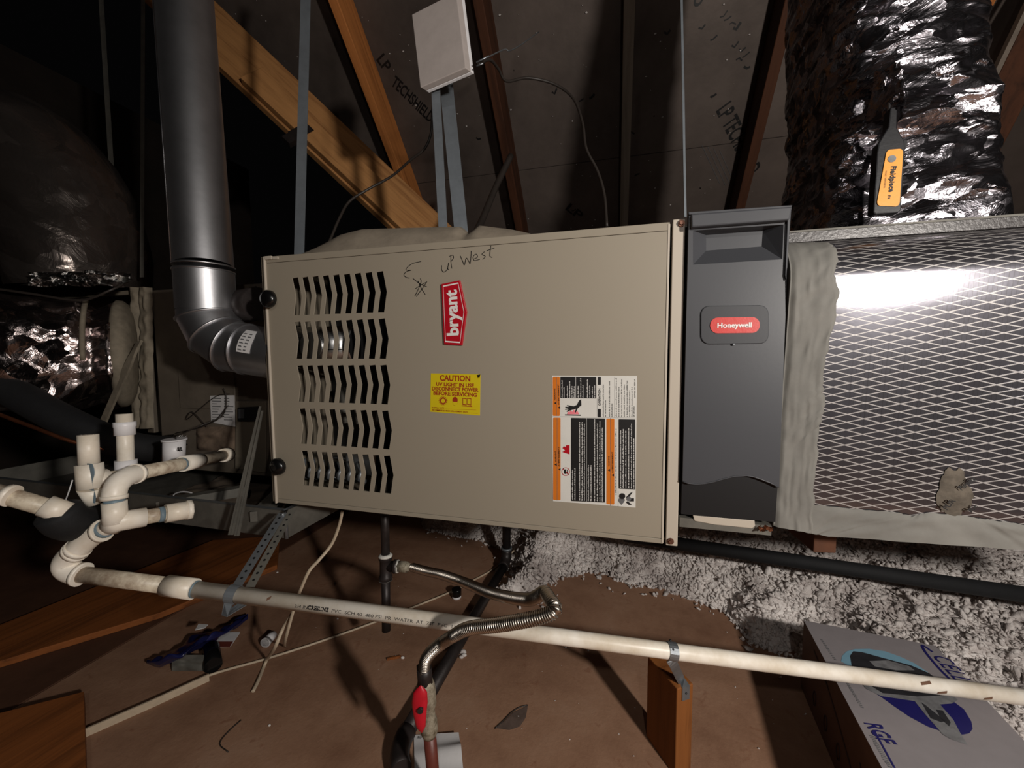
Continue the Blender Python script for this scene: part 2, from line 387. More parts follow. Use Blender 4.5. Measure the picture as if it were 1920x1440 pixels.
for k in range(120):
    p = roofpt(random.uniform(430, 1420), random.uniform(0, 430), A1)-RN*.004
    if (p-c0).dot(hn) > .05: fl.ball(p, random.uniform(.001, .0038), 5, 4, (random.uniform(.6, 2), 1, random.uniform(.5, 1.2)))
part('insulation_fleck', fl, M['fluff'], ceil, kind='stuff')
fl = MB()
for (x, y) in ((1350, 32), (1358, 38), (1368, 45), (1375, 52), (1372, 85), (1386, 92), (1392, 108), (1380, 112), (1332, 75), (1395, 125), (1245, 60), (1332, 180), (1105, 185), (1085, 190), (1035, 172), (1072, 395), (1180, 250), (893, 258), (1170, 392), (1190, 330), (1310, 52)):
    p = roofpt(x, y, A1)-RN*.001; fl.strap([p, p+V((random.uniform(.006, .014), 0, 0))+RD*random.uniform(-.010, .010), p+V((.024, 0, 0))+RD*random.uniform(-.016, .008)], RD, random.uniform(.004, .010), .001)
part('dark_scrap', fl, M['black_print'], ceil, kind='stuff')
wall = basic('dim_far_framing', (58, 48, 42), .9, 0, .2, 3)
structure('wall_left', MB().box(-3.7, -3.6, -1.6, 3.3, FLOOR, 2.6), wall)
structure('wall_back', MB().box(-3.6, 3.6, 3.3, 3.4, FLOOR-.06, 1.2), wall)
# the hip brace: a board with a second board scabbed on
b0, b1 = P(380, 42, 1.66), P(815, 452, 1.78)
bd = (b1-b0).normalized(); bn = V((0, -.75, .66)); bn = (bn-bd*bn.dot(bd)).normalized(); bw = bd.cross(bn).normalized()
if bw.z < 0: bw = -bw
t = thing('hip_rafter', b1, 'pale pine hip rafter of two boards slanting down behind the hanging straps', 'rafter')
part('board', MB().obox((b0+b1)/2-bd*.05, bd*((b1-b0).length/2+.2), bw*.108, bn*.019), M['brace'], t, .003)
e0 = b0.lerp(b1, .25)-bw*.045-bn*-.038; e1 = b1+bd*.02-bw*.045-bn*-.038
part('board', MB().obox((e0+e1)/2, bd*((e1-e0).length/2), bw*.055, bn*.017), M['brace'], t, .003)
k0 = e0.lerp(e1, .31)-bw*.045+bn*.019; clipm = MB()
clipm.obox(k0, bd*.022, bw*.045, bn*.002); clipm.obox(k0-bw*.055+bd*.01, bd*.02, bw*.03, bn*.012)
part('metal_clip', clipm, M['black_pipe'], t, label='black metal clip on the board edge')
nb = MB(); nb.ball(k0+bn*.004+bw*.015, .006, 6, 5); nb.ball(k0+bn*.004-bw*.012, .006, 6, 5); part('nail_head', nb, M['galv'], t)
g0, g1 = P(1945, 60, 1.3), P(1850, 250, 1.42); gd = (g1-g0).normalized(); gw = gd.cross(V((0, -1, 0))).normalized()
t = thing('roof_web', g1, 'brown timber web with pale edge slanting at the far right edge', 'rafter')
part('board', MB().obox((g0+g1)/2-gd*.2, gd*((g1-g0).length/2+.45), gw*.055, V((0, .019, 0))), M['rafter_dark'], t, .003)
part('board', MB().obox((g0+g1)/2-gd*.2+gw*.075-V((0, .03, 0)), gd*((g1-g0).length/2+.45), gw*.007, V((0, .012, 0))), M['sheath_edge'], t)

# ================================================================== THE FURNACE
def Fc(x, y, off=0): p = PY(x, y, 0); return V((p.x, -off, p.z))
t = furnace = thing('gas_furnace', (.42, .36, 0), 'taupe horizontal gas furnace with louvred front door and red badge', 'furnace')
W, H, D = .845, .533, .72
part('cabinet', MB().box(.001, W-.001, .012, D, .001, .004).box(.001, W-.001, .012, D, H-.004, H-.001).box(.001, W-.001, D-.003, D, .004, H-.004)
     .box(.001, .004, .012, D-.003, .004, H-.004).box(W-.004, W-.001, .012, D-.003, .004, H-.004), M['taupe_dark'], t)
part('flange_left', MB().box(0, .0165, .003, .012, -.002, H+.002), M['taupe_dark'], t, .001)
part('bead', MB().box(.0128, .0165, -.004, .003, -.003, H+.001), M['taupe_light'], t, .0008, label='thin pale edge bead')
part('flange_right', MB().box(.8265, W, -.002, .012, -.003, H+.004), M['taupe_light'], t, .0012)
# door with five rows of nine chevron louvres
def louvre(i, j):
    c = lambda x, y: Fc(540+x/3.273, 500+y/3.273)
    # corner columns taken at rows 1 and 5, first and last column
    A = {0: (24, 70, 298), 8: (541, 33, 280)}; B = {0: (82, 1130, 1340), 8: (584, 1160, 1390)}
    def at(col, top):
        p0 = c(A[col][0]+(0 if top else 13), A[col][1 if top else 2]); p1 = c(B[col][0]+(0 if top else 10), B[col][1 if top else 2])
        return p0.lerp(p1, j/4)
    tl = at(0, 1).lerp(at(8, 1), i/8); bl = at(0, 0).lerp(at(8, 0), i/8); m = (tl+bl)/2
    x = tl.x; wd = .0152; k = .0072
    return [(x, tl.z-.0005), (x+k, (tl.z+bl.z)/2), (x, bl.z), (x+wd, bl.z-.0005), (x+wd+k, (tl.z+bl.z)/2), (x+wd, tl.z+.001)]
def plate(outer, holes, y0, y1, mb):
    loops = [[V((x, 0, z)) for x, z in q] for q in [outer]+holes]; flat = [p for q in loops for p in q]
    flat2 = [[V((p.x, p.z, 0)) for p in q] for q in loops]
    tris = tessellate_polygon(flat2); n = len(flat)
    mb.add([V((p.x, y0, p.z)) for p in flat]+[V((p.x, y1, p.z)) for p in flat], [list(q) for q in tris]+[[i+n for i in q][::-1] for q in tris])
    o = len(mb.v)-2*n; k = 0
    for q in loops:
        m = len(q)
        for i in range(m): mb.f.append([o+k+i, o+k+(i+1) % m, o+n+k+(i+1) % m, o+n+k+i]); mb.s.append(False)
        k += m
    return mb
dx0, dx1, dz0, dz1 = .0172, .8222, .0075, H-.013
holes = [louvre(i, j) for j in range(5) for i in range(9)]
door = part('door_panel', plate([(dx0, dz0), (dx1, dz0), (dx1, dz1), (dx0, dz1)], holes, 0, .0022, MB()), M['taupe'], t)
for pn, (z0, z1, y0) in dict(top=(H-.0122, H+.001, -.0004), bottom=(-.002, .0066, -.0004)).items():
    part('door_flange', MB().box(dx0, dx1, y0, .02, z0, z1), M['taupe'], t, .001)
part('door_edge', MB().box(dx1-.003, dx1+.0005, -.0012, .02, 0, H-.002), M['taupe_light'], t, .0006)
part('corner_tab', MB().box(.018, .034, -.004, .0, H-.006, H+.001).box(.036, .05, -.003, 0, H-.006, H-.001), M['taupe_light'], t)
for (x, y) in ((513, 562), (530, 872)):
    c = Fc(x, y, 0); k = MB().tube([c+V((0, .004, 0)), c-V((0, .009, 0))], .0085, 14)
    k.tube([c-V((0, q, 0)) for q in (.008, .010, .016, .021, .024)], [.012, .0185, .0185, .015, .006], 22); part('latch_knob', k, M['black_gloss'], t)
for (x, y) in ((1277, 420), (1257, 1013)):
    c = Fc(x, y, .002); k = MB().tube([c, c-V((0, .003, 0))], .0052, 10).tube([c-V((0, .003, 0)), c-V((0, .006, 0))], .0032, 6); part('screw', k, M['screw'], t)
# what shows through the louvres
part('inner_liner', MB().box(.006, .34, .20, .205, .006, H-.006).box(.337, .34, .01, .2, .006, H-.006), M['inner'], t)
q = MB().tube([(.010, .085, .345), (.172, .085, .345)], .046, 28).tube([(.172, .085, .345), (.186, .085, .345)], .05, 28).tube([(.09, .04, .345), (.09, .035, .345)], .03, 18)
part('inducer_housing', q, M['steel_bright'], t); part('inducer_seam', MB().box(.010, .172, .037, .041, .336, .3375), M['inner'], t)
q = MB()
for k in range(4): q.tube([(.07+k*.045, .16, .235-k*.004), (.1+k*.045, .12, .2), (.105+k*.045, .12, .16)], .012, 10)
part('burner_tube', q, M['galv_dark'], t)
q = MB()
for k in range(7): q.tube(smooth_path([(.045+k*.024, .05, .085), (.05+k*.026, .04, .07), (.04+k*.027, .035, .055), (.055+k*.024, .06, .04)], 4), .006, 7)
part('inner_wiring', q, M['galv'], t)
part('gas_valve', MB().box(.14, .22, .07, .14, .05, .11).tube([(.14, .1, .08), (.08, .1, .08)], .011, 12), M['steel_bright'], t, .004)

# badge
t_badge = part('brand_badge', MB().prism([Fc(x, y) for x, y in ((829, 533), (864, 526), (876.7, 585), (868, 648), (834, 646))][::-1], V((0, -.0045, 0))), M['red'], t, .0012)
q = MB(); ring = [(832.5, 536.5), (861, 530.5), (872, 585), (864.5, 643.5), (837, 641.5)]
q.strap([Fc(x, y, .0049) for x, y in ring+ring[:2]], (1, 0, 0), .0008, .0002)
bd_ = MB(); n_ = len(ring)
inn = [(V((x, y)).lerp(V((852, 587)), .045)) for x, y in ring]
for i in range(n_):
    j = (i+1) % n_; bd_.add([Fc(*ring[i], .0049), Fc(*ring[j], .0049), Fc(*inn[j], .0049), Fc(*inn[i], .0049)], [(0, 1, 2, 3)])
part('border_line', bd_, M['white_print'], t_badge)
NF = V((0, -1, 0))
def ftext(s, p0, p1, hpx, m, par, off=.0006, bold=.0, name='lettering', pl=None):
    pl = pl or Fc
    a, b = pl(*p0), pl(*p1); h = hpx*(b-a).length/math.hypot(p1[0]-p0[0], p1[1]-p0[1])
    return part(name, text(s, a, b, h, NF, bold=bold, lift=off), M[m], par)
a, b = Fc(861.3, 629), Fc(857.5, 543.5)
part('lettering', text('bryant', a, b, (Fc(861, 585)-Fc(840, 586)).length, NF, bold=.035, lift=.005), M['white_print'], t_badge)

# yellow caution sticker
st = part('caution_label', MB().prism([Fc(*p) for p in ((808, 700), (807, 772), (900, 779), (901, 702))], V((0, -.0004, 0))), M['yellow'], t)
for s, x0, x1, y0, y1, h, bo in (('CAUTION', 825, 882, 713.5, 715, 9.6, .03), ('UV LIGHT IN USE', 818, 889, 723, 726, 6, .03), ('DISCONNECT POWER', 810.5, 897.5, 731.5, 734.5, 6.2, .03), ('BEFORE SERVICING', 813, 894.5, 740, 744, 6.2, .03), ('INSTALL DATE', 810.5, 833, 765.5, 766.2, 2.4, .02), ('RECOMMENDED BULB REPLACEMENT DATE', 810.5, 877, 769.8, 774, 2.4, .02)):
    ftext(s, (x0, y0), (x1, y1), h, 'brown_print', st, .0007, bo)
q = MB(); q.add([Fc(*p, .0006) for p in ((834, 766.5), (893, 768.6), (893, 769), (834, 766.9))], [(0, 1, 2, 3)]); q.add([Fc(*p, .0006) for p in ((878, 773.9), (896, 774.8), (896, 775.2), (878, 774.3))], [(0, 1, 2, 3)])
sun = []      # sunburst
for k in range(28):
    r = 9.2 if k % 2 == 0 else 5.4; a = k*math.pi/14; sun.append(Fc(831+r*math.cos(a), 751.5+r*math.sin(a), .0006))
q.add(sun, [list(range(28))])
q.add([Fc(853.5+5.4*math.cos(a)*(1 if math.sin(a) < 0 else .85), 752.5+8.6*math.sin(a), .0006) for a in [k*math.pi/10 for k in range(20)]], [list(range(20))])
for x0, x1 in ((867.5, 875.2), (876, 883.8)): q.add([Fc(x, y, .0006) for x, y in ((x0, 746), (x1, 747), (x1, 760), (x0, 759))], [(0, 1, 2, 3)])
q.add([Fc(x, y, .0006) for x, y in ((866, 760), (885.5, 761.5), (885.5, 763), (866, 761.5))], [(0, 1, 2, 3)])
part('pictogram', q, M['brown_print'], st, kind='stuff')
q = MB(); q.add([Fc(831+4*math.cos(k*.6283), 751.5+4*math.sin(k*.6283), .0008) for k in range(10)], [list(range(10))])
for x0, x1 in ((868.7, 874.5), (877, 882.7)): q.add([Fc(x, y, .0008) for x, y in ((x0, 747.5), (x1, 748.3), (x1, 758.4), (x0, 757.6))], [(0, 1, 2, 3)])
q.add([Fc(x, y, .0008) for x, y in ((849, 753), (858, 753.6), (857, 759), (853.5, 761), (850, 758.5))], [(0, 1, 2, 3, 4)])
part('pictogram_fill', q, M['yellow'], st)
q = MB(); q.add([Fc(894, 703, .0006), Fc(901, 702, .0006), Fc(900, 709, .004)], [(0, 1, 2)]); part('curled_corner', q, M['black_print'], st)

# large warning sticker
def L(x, y, off=.0006):       # sticker drawing coordinates -> door plane
    return Fc(1020+x/5.333, 690+y/5.333, off)
def rblk(mb, x0, y0, x1, y1, off, skew=.04, r=10):
    pts = []
    for cx, cy, a0 in ((x1-r, y1-r, 0), (x0+r, y1-r, 90), (x0+r, y0+r, 180), (x1-r, y0+r, 270)):
        for k in range(4):
            a = math.radians(a0+k*30); x, y = cx+r*math.cos(a), cy+r*math.sin(a); pts.append(L(x, y+(x-80)*skew*(y/1400)*1.2, off))
    mb.add(pts, [list(range(len(pts)))[::-1]]); return mb
sheet = [L(*p, 0) for p in ((80, 75), (90, 1330), (915, 1395), (930, 80))]
st = part('warning_label', MB().prism(sheet, V((0, -.0004, 0))), M['label_white'], t)
for q in ((88, 88, 160, 478), (92, 495, 166, 1318), (624, 495, 704, 1335)): part('orange_band', rblk(MB(), *q, .0006), M['orange'], st)
for q in ((164, 88, 524, 300), (270, 495, 610, 1320), (746, 500, 913, 1180), (538, 88, 570, 166), (538, 402, 570, 484)): part('black_panel', rblk(MB(), *q, .0006, r=6), M['black_print'], st)
rules = MB()
for x, y0, y1 in ((124, 90, 476), (130, 497, 1320), (664, 500, 1335)):
    rules.add([L(x, y0, .0008), L(x+3, y0, .0008), L(x+3, y1+60*(x-80)/840*(y1/1400), .0008), L(x, y1+60*(x-80)/840*(y1/1400), .0008)], [(0, 1, 2, 3)])
for x, y0, y1 in ((704, 92, 495), (530, 305, 485), (741, 1228, 1385)): rules.add([L(x, y0), L(x+2, y0), L(x+2, y1), L(x, y1)], [(0, 1, 2, 3)])
rules.add([L(88, 484), L(915, 500), L(915, 502), L(88, 487)], [(0, 1, 2, 3)])
part('ruling', rules, M['grey_print'], st)
wl = MB()
for x, y0, y1 in ((317, 90, 300), (424, 498, 1345)): wl.add([L(x, y0, .0008), L(x+3, y0, .0008), L(x+3, y1, .0008), L(x, y1, .0008)], [(0, 1, 2, 3)])
def fine(mb, x, y0, y1, h=11):       # a line of print too small to read, running up the sticker
    y = y1
    while y > y0+8:
        n = random.choice((10, 16, 24, 32, 40)); n = min(n, y-y0); k = y
        while k > y-n:
            hh = h*random.choice((.55, .6, .65, .95)); mb.add([L(x, k, .0008), L(x-hh, k, .0008), L(x-hh, k-4.6, .0008), L(x, k-4.6, .0008)], [(0, 1, 2, 3)]); k -= 6.3
        y -= n+8
sk = lambda x, y: y+(x-80)*.04*(y/1400)*1.2
for x, y0 in ((186, 120), (205, 185), (238, 170), (262, 130), (284, 170), (306, 185), (346, 170), (372, 105), (394, 160), (438, 110), (462, 160), (488, 180), (510, 178)): fine(wl, x, y0, 296)
for x, y0 in ((290, 1020), (314, 990), (360, 540), (385, 535), (408, 545), (448, 970), (474, 970), (510, 515), (538, 560), (562, 518), (586, 598)): fine(wl, x, y0, sk(x, 1318)-8)
for x, y0 in ((770, 625), (796, 605), (822, 622), (850, 600), (878, 560), (902, 690)): fine(wl, x, y0, sk(x, 1180)-8)
part('fine_print', wl, M['white_print'], st, kind='stuff')
bl = MB()
for x, y0 in ((598, 158), (620, 320), (660, 130), (684, 355), (728, 105), (754, 180), (782, 110), (808, 155), (836, 125), (860, 225), (884, 190), (905, 385)): fine(bl, x, y0, 490)
for x, y0, y1 in ((726, 610, 1270),): fine(bl, x, y0, y1, 13)
part('fine_print', bl, M['black_print'], st, kind='stuff')
for s, p0, p1, h in (('WARNING', (117, 325), (114, 205), 12), ('AVERTISSEMENT', (153, 368), (151, 162), 12), ('WARNING', (126, 940), (123, 828), 13), ('AVERTISSEMENT', (157, 985), (155, 786), 12), ('WARNING', (657, 982), (655, 880), 12), ('AVERTISSEMENT', (692, 1048), (690, 836), 12), ('OPERATION', (568, 375), (566, 205), 20), ('327762-101 REV. A', (914, 300), (913, 110), 9)):
    a, b = L(*p0), L(*p1); part('lettering', text(s, a, b, h*(b-a).length/abs(p1[1]-p0[1]), NF, bold=.02, lift=.0004), M['black_print'], st)
pic = MB()
for x, y in ((112, 350), (150, 395), (116, 965), (155, 1012), (648, 1020), (688, 1070)): pic.add([L(x+12, y+13, .0009), L(x+12, y-13, .0009), L(x-12, y, .0009)], [(0, 1, 2)])
pic.add([L(210, 463), L(368, 467), L(368, 478), L(210, 474)], [(0, 1, 2, 3)])
hand = [(372, 312), (375, 372), (340, 400), (318, 446), (308, 440), (322, 408), (290, 416), (262, 425), (232, 438), (226, 430), (250, 415), (214, 418), (212, 408), (246, 402), (214, 396), (216, 386), (256, 388), (228, 376), (234, 370), (300, 382), (330, 368), (352, 325)]
pic.add([L(*p, .0009) for p in hand], [list(range(len(hand)))[::-1]])
for q in (((870, 1300), (900, 1300), (900, 1332), (850, 1332)), ((890, 1235), (860, 1250), (818, 1295), (840, 1305)), ((838, 1330), (818, 1340), (850, 1368), (880, 1366))): pic.add([L(*p, .0009) for p in q], [(3, 2, 1, 0)])
pic.add([L(782+32*math.cos(k*.6283), 1280+30*math.sin(k*.6283), .0009) for k in range(10)], [list(range(10))])
part('pictogram', pic, M['black_print'], st, kind='stuff')
pic = MB(); pic.add([L(*p, .0008) for p in ((232, 462), (240, 432), (256, 445), (270, 418), (284, 440), (300, 415), (318, 440), (336, 430), (352, 462))], [list(range(9))[::-1]]); part('pictogram', pic, M['pink_print'], st, kind='stuff', label='pink flames of the hot surface pictogram')
pic = MB(); pic.add([L(*p, .0008) for p in ((256, 862), (210, 848), (184, 838), (212, 822), (186, 800), (200, 782), (218, 790), (222, 772), (256, 770))], [list(range(9))[::-1]])
for k in range(24):
    a, b = k*math.pi/12, (k+1)*math.pi/12; pic.add([L(218+r*math.cos(c), 1035+r*math.sin(c), .0008) for r, c in ((42, a), (42, b), (36, b), (36, a))], [(0, 1, 2, 3)])
pic.add([L(*p, .0008) for p in ((188, 1006), (194, 1000), (248, 1062), (242, 1068))], [(0, 1, 2, 3)]); part('pictogram', pic, M['red'], st, kind='stuff', label='red flame and prohibition ring')
pic = MB(); pic.add([L(*p, .0009) for p in ((200, 1015), (222, 1010), (224, 1060), (202, 1055))], [(0, 1, 2, 3)]); pic.add([L(*p, .0009) for p in ((232, 1015), (240, 1014), (240, 1052), (232, 1052))], [(0, 1, 2, 3)]); part('pictogram', pic, M['black_print'], st, kind='stuff')
pic = MB(); pic.add([L(782+r*math.cos(k*.7854)-6, 1320+r*1.4*math.sin(k*.7854), .0008) for k, r in enumerate((34, 26, 34, 28, 36, 26, 34, 28))], [list(range(8))]); pic.add([L(848+24*math.cos(k*.6283), 1307+24*math.sin(k*.6283), .001) for k in range(10)], [list(range(10))]); part('pictogram', pic, M['grey_print'], st, kind='stuff')

# marker writing on the door
q = MB(); HW = lambda x, y: Fc(460+x/3.79, 400+y/3.79, .0004)
for s in ([(1250, 343), (1200, 353), (1160, 376), (1143, 402), (1180, 405)], [(1180, 405), (1145, 415), (1128, 438), (1145, 455), (1168, 460)],
          [(1192, 462), (1240, 500), (1290, 522)], [(1245, 462), (1250, 490), (1225, 550), (1205, 590)], [(1210, 535), (1250, 510), (1290, 488)], [(1228, 480), (1250, 530), (1280, 578)], [(1292, 485), (1255, 540), (1215, 592)],
          [(1396, 370), (1397, 402), (1412, 418), (1436, 398), (1445, 352)], [(1445, 352), (1440, 392), (1448, 402)], [(1462, 300), (1462, 345), (1468, 392)], [(1450, 306), (1474, 298), (1480, 318), (1460, 345)],
          [(1528, 302), (1545, 340), (1558, 368), (1570, 318), (1588, 340), (1598, 358), (1604, 310), (1606, 268)], [(1622, 326), (1650, 312), (1642, 290), (1620, 308), (1628, 336), (1668, 326)],
          [(1702, 272), (1682, 292), (1706, 306), (1688, 328)], [(1746, 230), (1738, 300), (1756, 314)], [(1716, 266), (1740, 258), (1772, 246)]):
    q.strap(smooth_path([HW(*p) for p in s], 4), (.6, 0, .8), .0011, .0003)
part('handwriting', q, M['black_print'], t, kind='stuff')

# beige sheet lying crumpled on the furnace top
prof = [(600, 474), (650, 444), (690, 433), (780, 431), (868, 430), (884, 447), (905, 428), (965, 437), (1000, 446)]
def sheet_fn(u, v):
    x = 598+u*402; i = max(k for k in range(len(prof)-1) if prof[k][0] <= max(x, 600)); a, b = prof[i], prof[i+1]
    y = a[1]+(b[1]-a[1])*(x-a[0])/(b[0]-a[0]); top = PY(x, y, .10); p = V((top.x, .03+v*.28, 0)); hh = max(top.z-H, .004)
    s = min(1, v*4.2); p.z = H+.004+hh*math.sin(s*math.pi/2)*(1-.5*max(0, v-.3)); return p
solo('cover_sheet', MB().grid(sheet_fn, 60, 12), M['taupe_light'] if False else basic('beige_sheet', (150, 138, 122), .7), 'crumpled beige sheet lying on the furnace top under the straps', 'sheet')

# ================================================================== FILTER CABINET
t = filt = thing('filter_cabinet', (.92, .2, .044), 'tall dark grey air cleaner cabinet with red oval badge', 'cabinet')
part('body', MB().box(.850, .985, .032, .55, .046, .536), M['galv_dark'], t)
G = lambda x, y, off=.010: Fc(x, y, off)
def Gd(x, y, Y): return PY(x, y, Y)
top = [(1290, 437), (1467, 423.5)]
wave = [(1278, 900), (1288, 904), (1303.7, 905.5), (1320, 904), (1335, 901), (1354, 895.5), (1372.5, 891), (1397, 889.5), (1410, 892), (1422, 896), (1440, 903), (1456, 911)]
rec = [(1297, 436), (1297, 499), (1462, 489), (1464, 425)]
out = [(1289.5, 406), (1278, 900)]+wave[1:]+[(1475, 393)]
mm = MB(); p2 = lambda q: [(Fc(*p).x, Fc(*p).z) for p in q]
plate(p2(out), [p2(rec)], -.010, .003, mm)
part('cover', mm, M['grey_plastic'], t)
A_, D_, C_, B_ = [V((Fc(*p).x, -.010, Fc(*p).z)) for p in rec]
A1_, A2_, B2_, B1_ = [PY(*p, .014) for p in ((1324, 441), (1324, 470), (1428, 462), (1430, 432))]
part('finger_recess', MB().add([A_, B_, C_, D_, A1_, B1_, B2_, A2_], [(4, 5, 6, 7), (7, 6, 2, 3), (0, 4, 7, 3), (5, 1, 2, 6), (0, 1, 5, 4)]), M['grey_plastic'], t)
lip = [(1291, 410), (1292, 434), (1469, 421), (1474, 397)]
part('top_lip', MB().prism([G(*p, .010) for p in lip], V((0, -.012, 0))), M['grey_plastic'], t, .002)
part('cover_rim', MB().prism([G(*p) for p in ((1287, 404), (1288, 409), (1475.5, 396), (1477.5, 391.5))], V((0, -.006, 0))).prism([G(*p) for p in ((1470, 398), (1465, 520), (1467, 530), (1477, 393))], V((0, -.004, 0))), M['grey_plastic'], t, .001)
low = [V((Fc(*p).x, -.004, Fc(*p).z)) for p in wave]+[Fc(1452, 977, .004), Fc(1276.5, 962, .004)]
part('lower_panel', MB().prism(low, V((0, .006, 0))), M['char_plastic'], t, label='darker lower panel with a wavy top edge')
part('wave_edge', MB().tube([V((Fc(*p).x, -.010, Fc(*p).z+.001)) for p in wave], .0011, 6), M['grey_plastic'], t)
def rr(x0, y0, x1, y1, r, sl, f):
    pts = []
    for cx, cy, a0 in ((x1-r, y1-r, 0), (x0+r, y1-r, 90), (x0+r, y0+r, 180), (x1-r, y0+r, 270)):
        for k in range(6):
            a = math.radians(a0+k*18); x, y = cx+r*math.cos(a), cy+r*math.sin(a); pts.append(f(x, y+(x-x0)*sl))
    return pts
part('badge_plate', MB().prism(rr(1311, 575, 1436, 646, 16, -.01, lambda x, y: G(x, y, .010)), V((0, -.0022, 0))), M['grey_plastic2'], t, .0012)
ov = part('brand_badge', MB().prism(rr(1328, 597, 1419, 626, 14, -.012, lambda x, y: G(x, y, .0122)), V((0, -.001, 0))), M['red_badge2'], t)
Gp = lambda x, y: G(x, y, .0132)
ftext('Honeywell', (1341, 615.5), (1404, 614.5), 9.5, 'white_print', ov, .0004, .03, pl=Gp)
c = G(1371, 646, .012); part('latch_pin', MB().ball(c, .0022, 8, 6), M['galv'], t)
part('latch_tab', MB().prism([Fc(*p, 0) for p in ((1299, 966), (1302, 977), (1340, 984), (1410, 991), (1416, 987), (1415, 976))], V((0, .004, 0))), M['taupe_light'], t, .001)
part('base_strip', MB().box(.848, .985, .002, .03, .030, .046), M['galv_dark'], t)
q = MB().grid(lambda u, v: PY(1423+u*26, 987+v*8+2*math.sin(u*9), -.006)+V((0, .004*math.sin(u*17+v*5), 0)), 8, 3); part('foil_scrap', q, M['copper'], t)

# ================================================================== RETURN PLENUM (foil-scrim wrapped duct board)
t = plen = thing('return_plenum', (1.4, .25, .044), 'foil-scrim wrapped duct plenum with smeared grey mastic at its left end', 'duct')
lean = lambda z: .012-.024*max(0, min(1, (z-.046)/.385))**1.2      # the wrapped face leans forward a little towards its top
prof = [(.012, .046)]+[(lean(.046+.385*k/8), .046+.385*k/8) for k in range(1, 9)]+[(.07-.082*math.cos(a), .431+.07*math.sin(a)) for a in [k*math.pi/20 for k in range(1, 11)]]+[(.5, .501), (.5, .046)]
xs = [.992, 1.05, 1.12, 1.2, 1.3, 1.5, 1.75]
vs = [V((x, y, z)) for x in xs for y, z in prof]; n = len(prof)
q = MB().add(vs, [[i*n+k, i*n+(k+1) % n, (i+1)*n+(k+1) % n, (i+1)*n+k] for i in range(len(xs)-1) for k in range(n)], True)
q.f += [list(range(n)), [(len(xs)-1)*n+k for k in range(n)][::-1]]; q.s += [False, False]
part('scrim_facing', q, M['fsk'], t)
re = [(1568, 446), (1573, 462), (1556, 520), (1566, 556), (1552, 640), (1541, 720), (1547, 760), (1537, 800), (1533, 900), (1530, 1004)]
le = [(1482, 440), (1466, 992)]
def edge(pts, v):
    L_ = len(pts)-1; i = min(int(v*L_), L_-1); f = v*L_-i
    return pts[i][0]+(pts[i+1][0]-pts[i][0])*f, pts[i][1]+(pts[i+1][1]-pts[i][1])*f
def strip1(u, v):
    a, b = edge(le, v), edge(re, v); a = Fc(*a); b = Fc(*b); wob = .0016*ns(1, v*60, 3)
    a.x = .9905; p = a.lerp(b, u); p.x += wob*u*3
    z_ = min(.999, max(0, (p.z-.431)/.07)); p.y = .07-.082*math.sqrt(1-z_*z_) if z_ > 0 else lean(p.z)
    e = min(1, 9*u, 14*(1-u)); return p+V((0, -(.0012+.0042*e+.003*e*ns(u*5, v*26, 1)+.002*e*ns(u*14, v*14, 5)), 0))
part('mastic', MB().grid(strip1, 26, 110), M['mastic'], t, label='grey mastic strip smeared down the left end')
te = [(1528, 950), (1600, 958), (1690, 966), (1720, 972), (1750, 966), (1820, 972), (1870, 980), (1925, 988), (2100, 1012)]; be = [(1500, 1000), (1560, 1010), (1925, 1036), (2100, 1050)]
part('end_facing', MB().prism([V((.9896, y, z)) for y, z in [(.008, .046)]+[(lean(.046+.385*k/8)-.005, .046+.385*k/8) for k in range(1, 9)]+[(.07-.087*math.cos(a), .431+.072*math.sin(a)) for a in [k*math.pi/20 for k in range(1, 11)]]+[(.48, .501), (.48, .046)]], V((.0018, 0, 0))), M['mastic'], t)
def strip2(u, v):
    a, b = Fc(*edge(te, u)), Fc(*edge(be, u)); p = a.lerp(b, v); p.z += .002*ns(u*60, 1, 1)*(1-v); e = min(1, 6*v+.05, 9*u)
    return p+V((0, lean(p.z)-(.001+.0035*e+.003*e*ns(u*22, v*4, 9)), 0))
part('mastic', MB().grid(strip2, 90, 10), M['mastic'], t, label='grey mastic along the bottom edge')
def smear(u, v):
    a = u*2*math.pi; r = v*(1+.55*ns(math.cos(a)*2.2, math.sin(a)*2.2, 4)+.25*ns(math.cos(a)*7, math.sin(a)*7, 8)); return (lambda p: p+V((0, lean(p.z), 0)))(Fc(1797+r*30*math.cos(a), 926+r*50*math.sin(a), .0012+.002*(1-v)))
part('mastic', MB().grid(smear, 48, 6), basic('thin_tan_smear', (98, 90, 80), .8, .1, .3, 40, .4, .3), t, label='tan smear over the printed mark')
for s, p0, p1, h in (('Purolite', (1806, 921), (1834, 900), 11), ('PUR', (1778, 958), (1795, 940), 9), ('Rx', (1824, 962), (1837, 950), 8)):
    a, b = Fc(*p0, -.003), Fc(*p1, -.003); part('print', text(s, a, b, h*(b-a).length/math.hypot(p1[0]-p0[0], p1[1]-p0[1]), NF, bold=.03), M['black_print'], t)
tl = Fc(1482, 440); part('top_flap', MB().box(.99, 1.75, .05, .075, .500, .517).box(.99, 1.75, .075, .56, .502, .508), basic('dull_dark_film', (52, 47, 46), .35, .1, .25, 30, .5), t, .001); part('top_line', MB().box(.99, 1.75, .048, .052, .5155, .5185), M['galv_dark'], t)

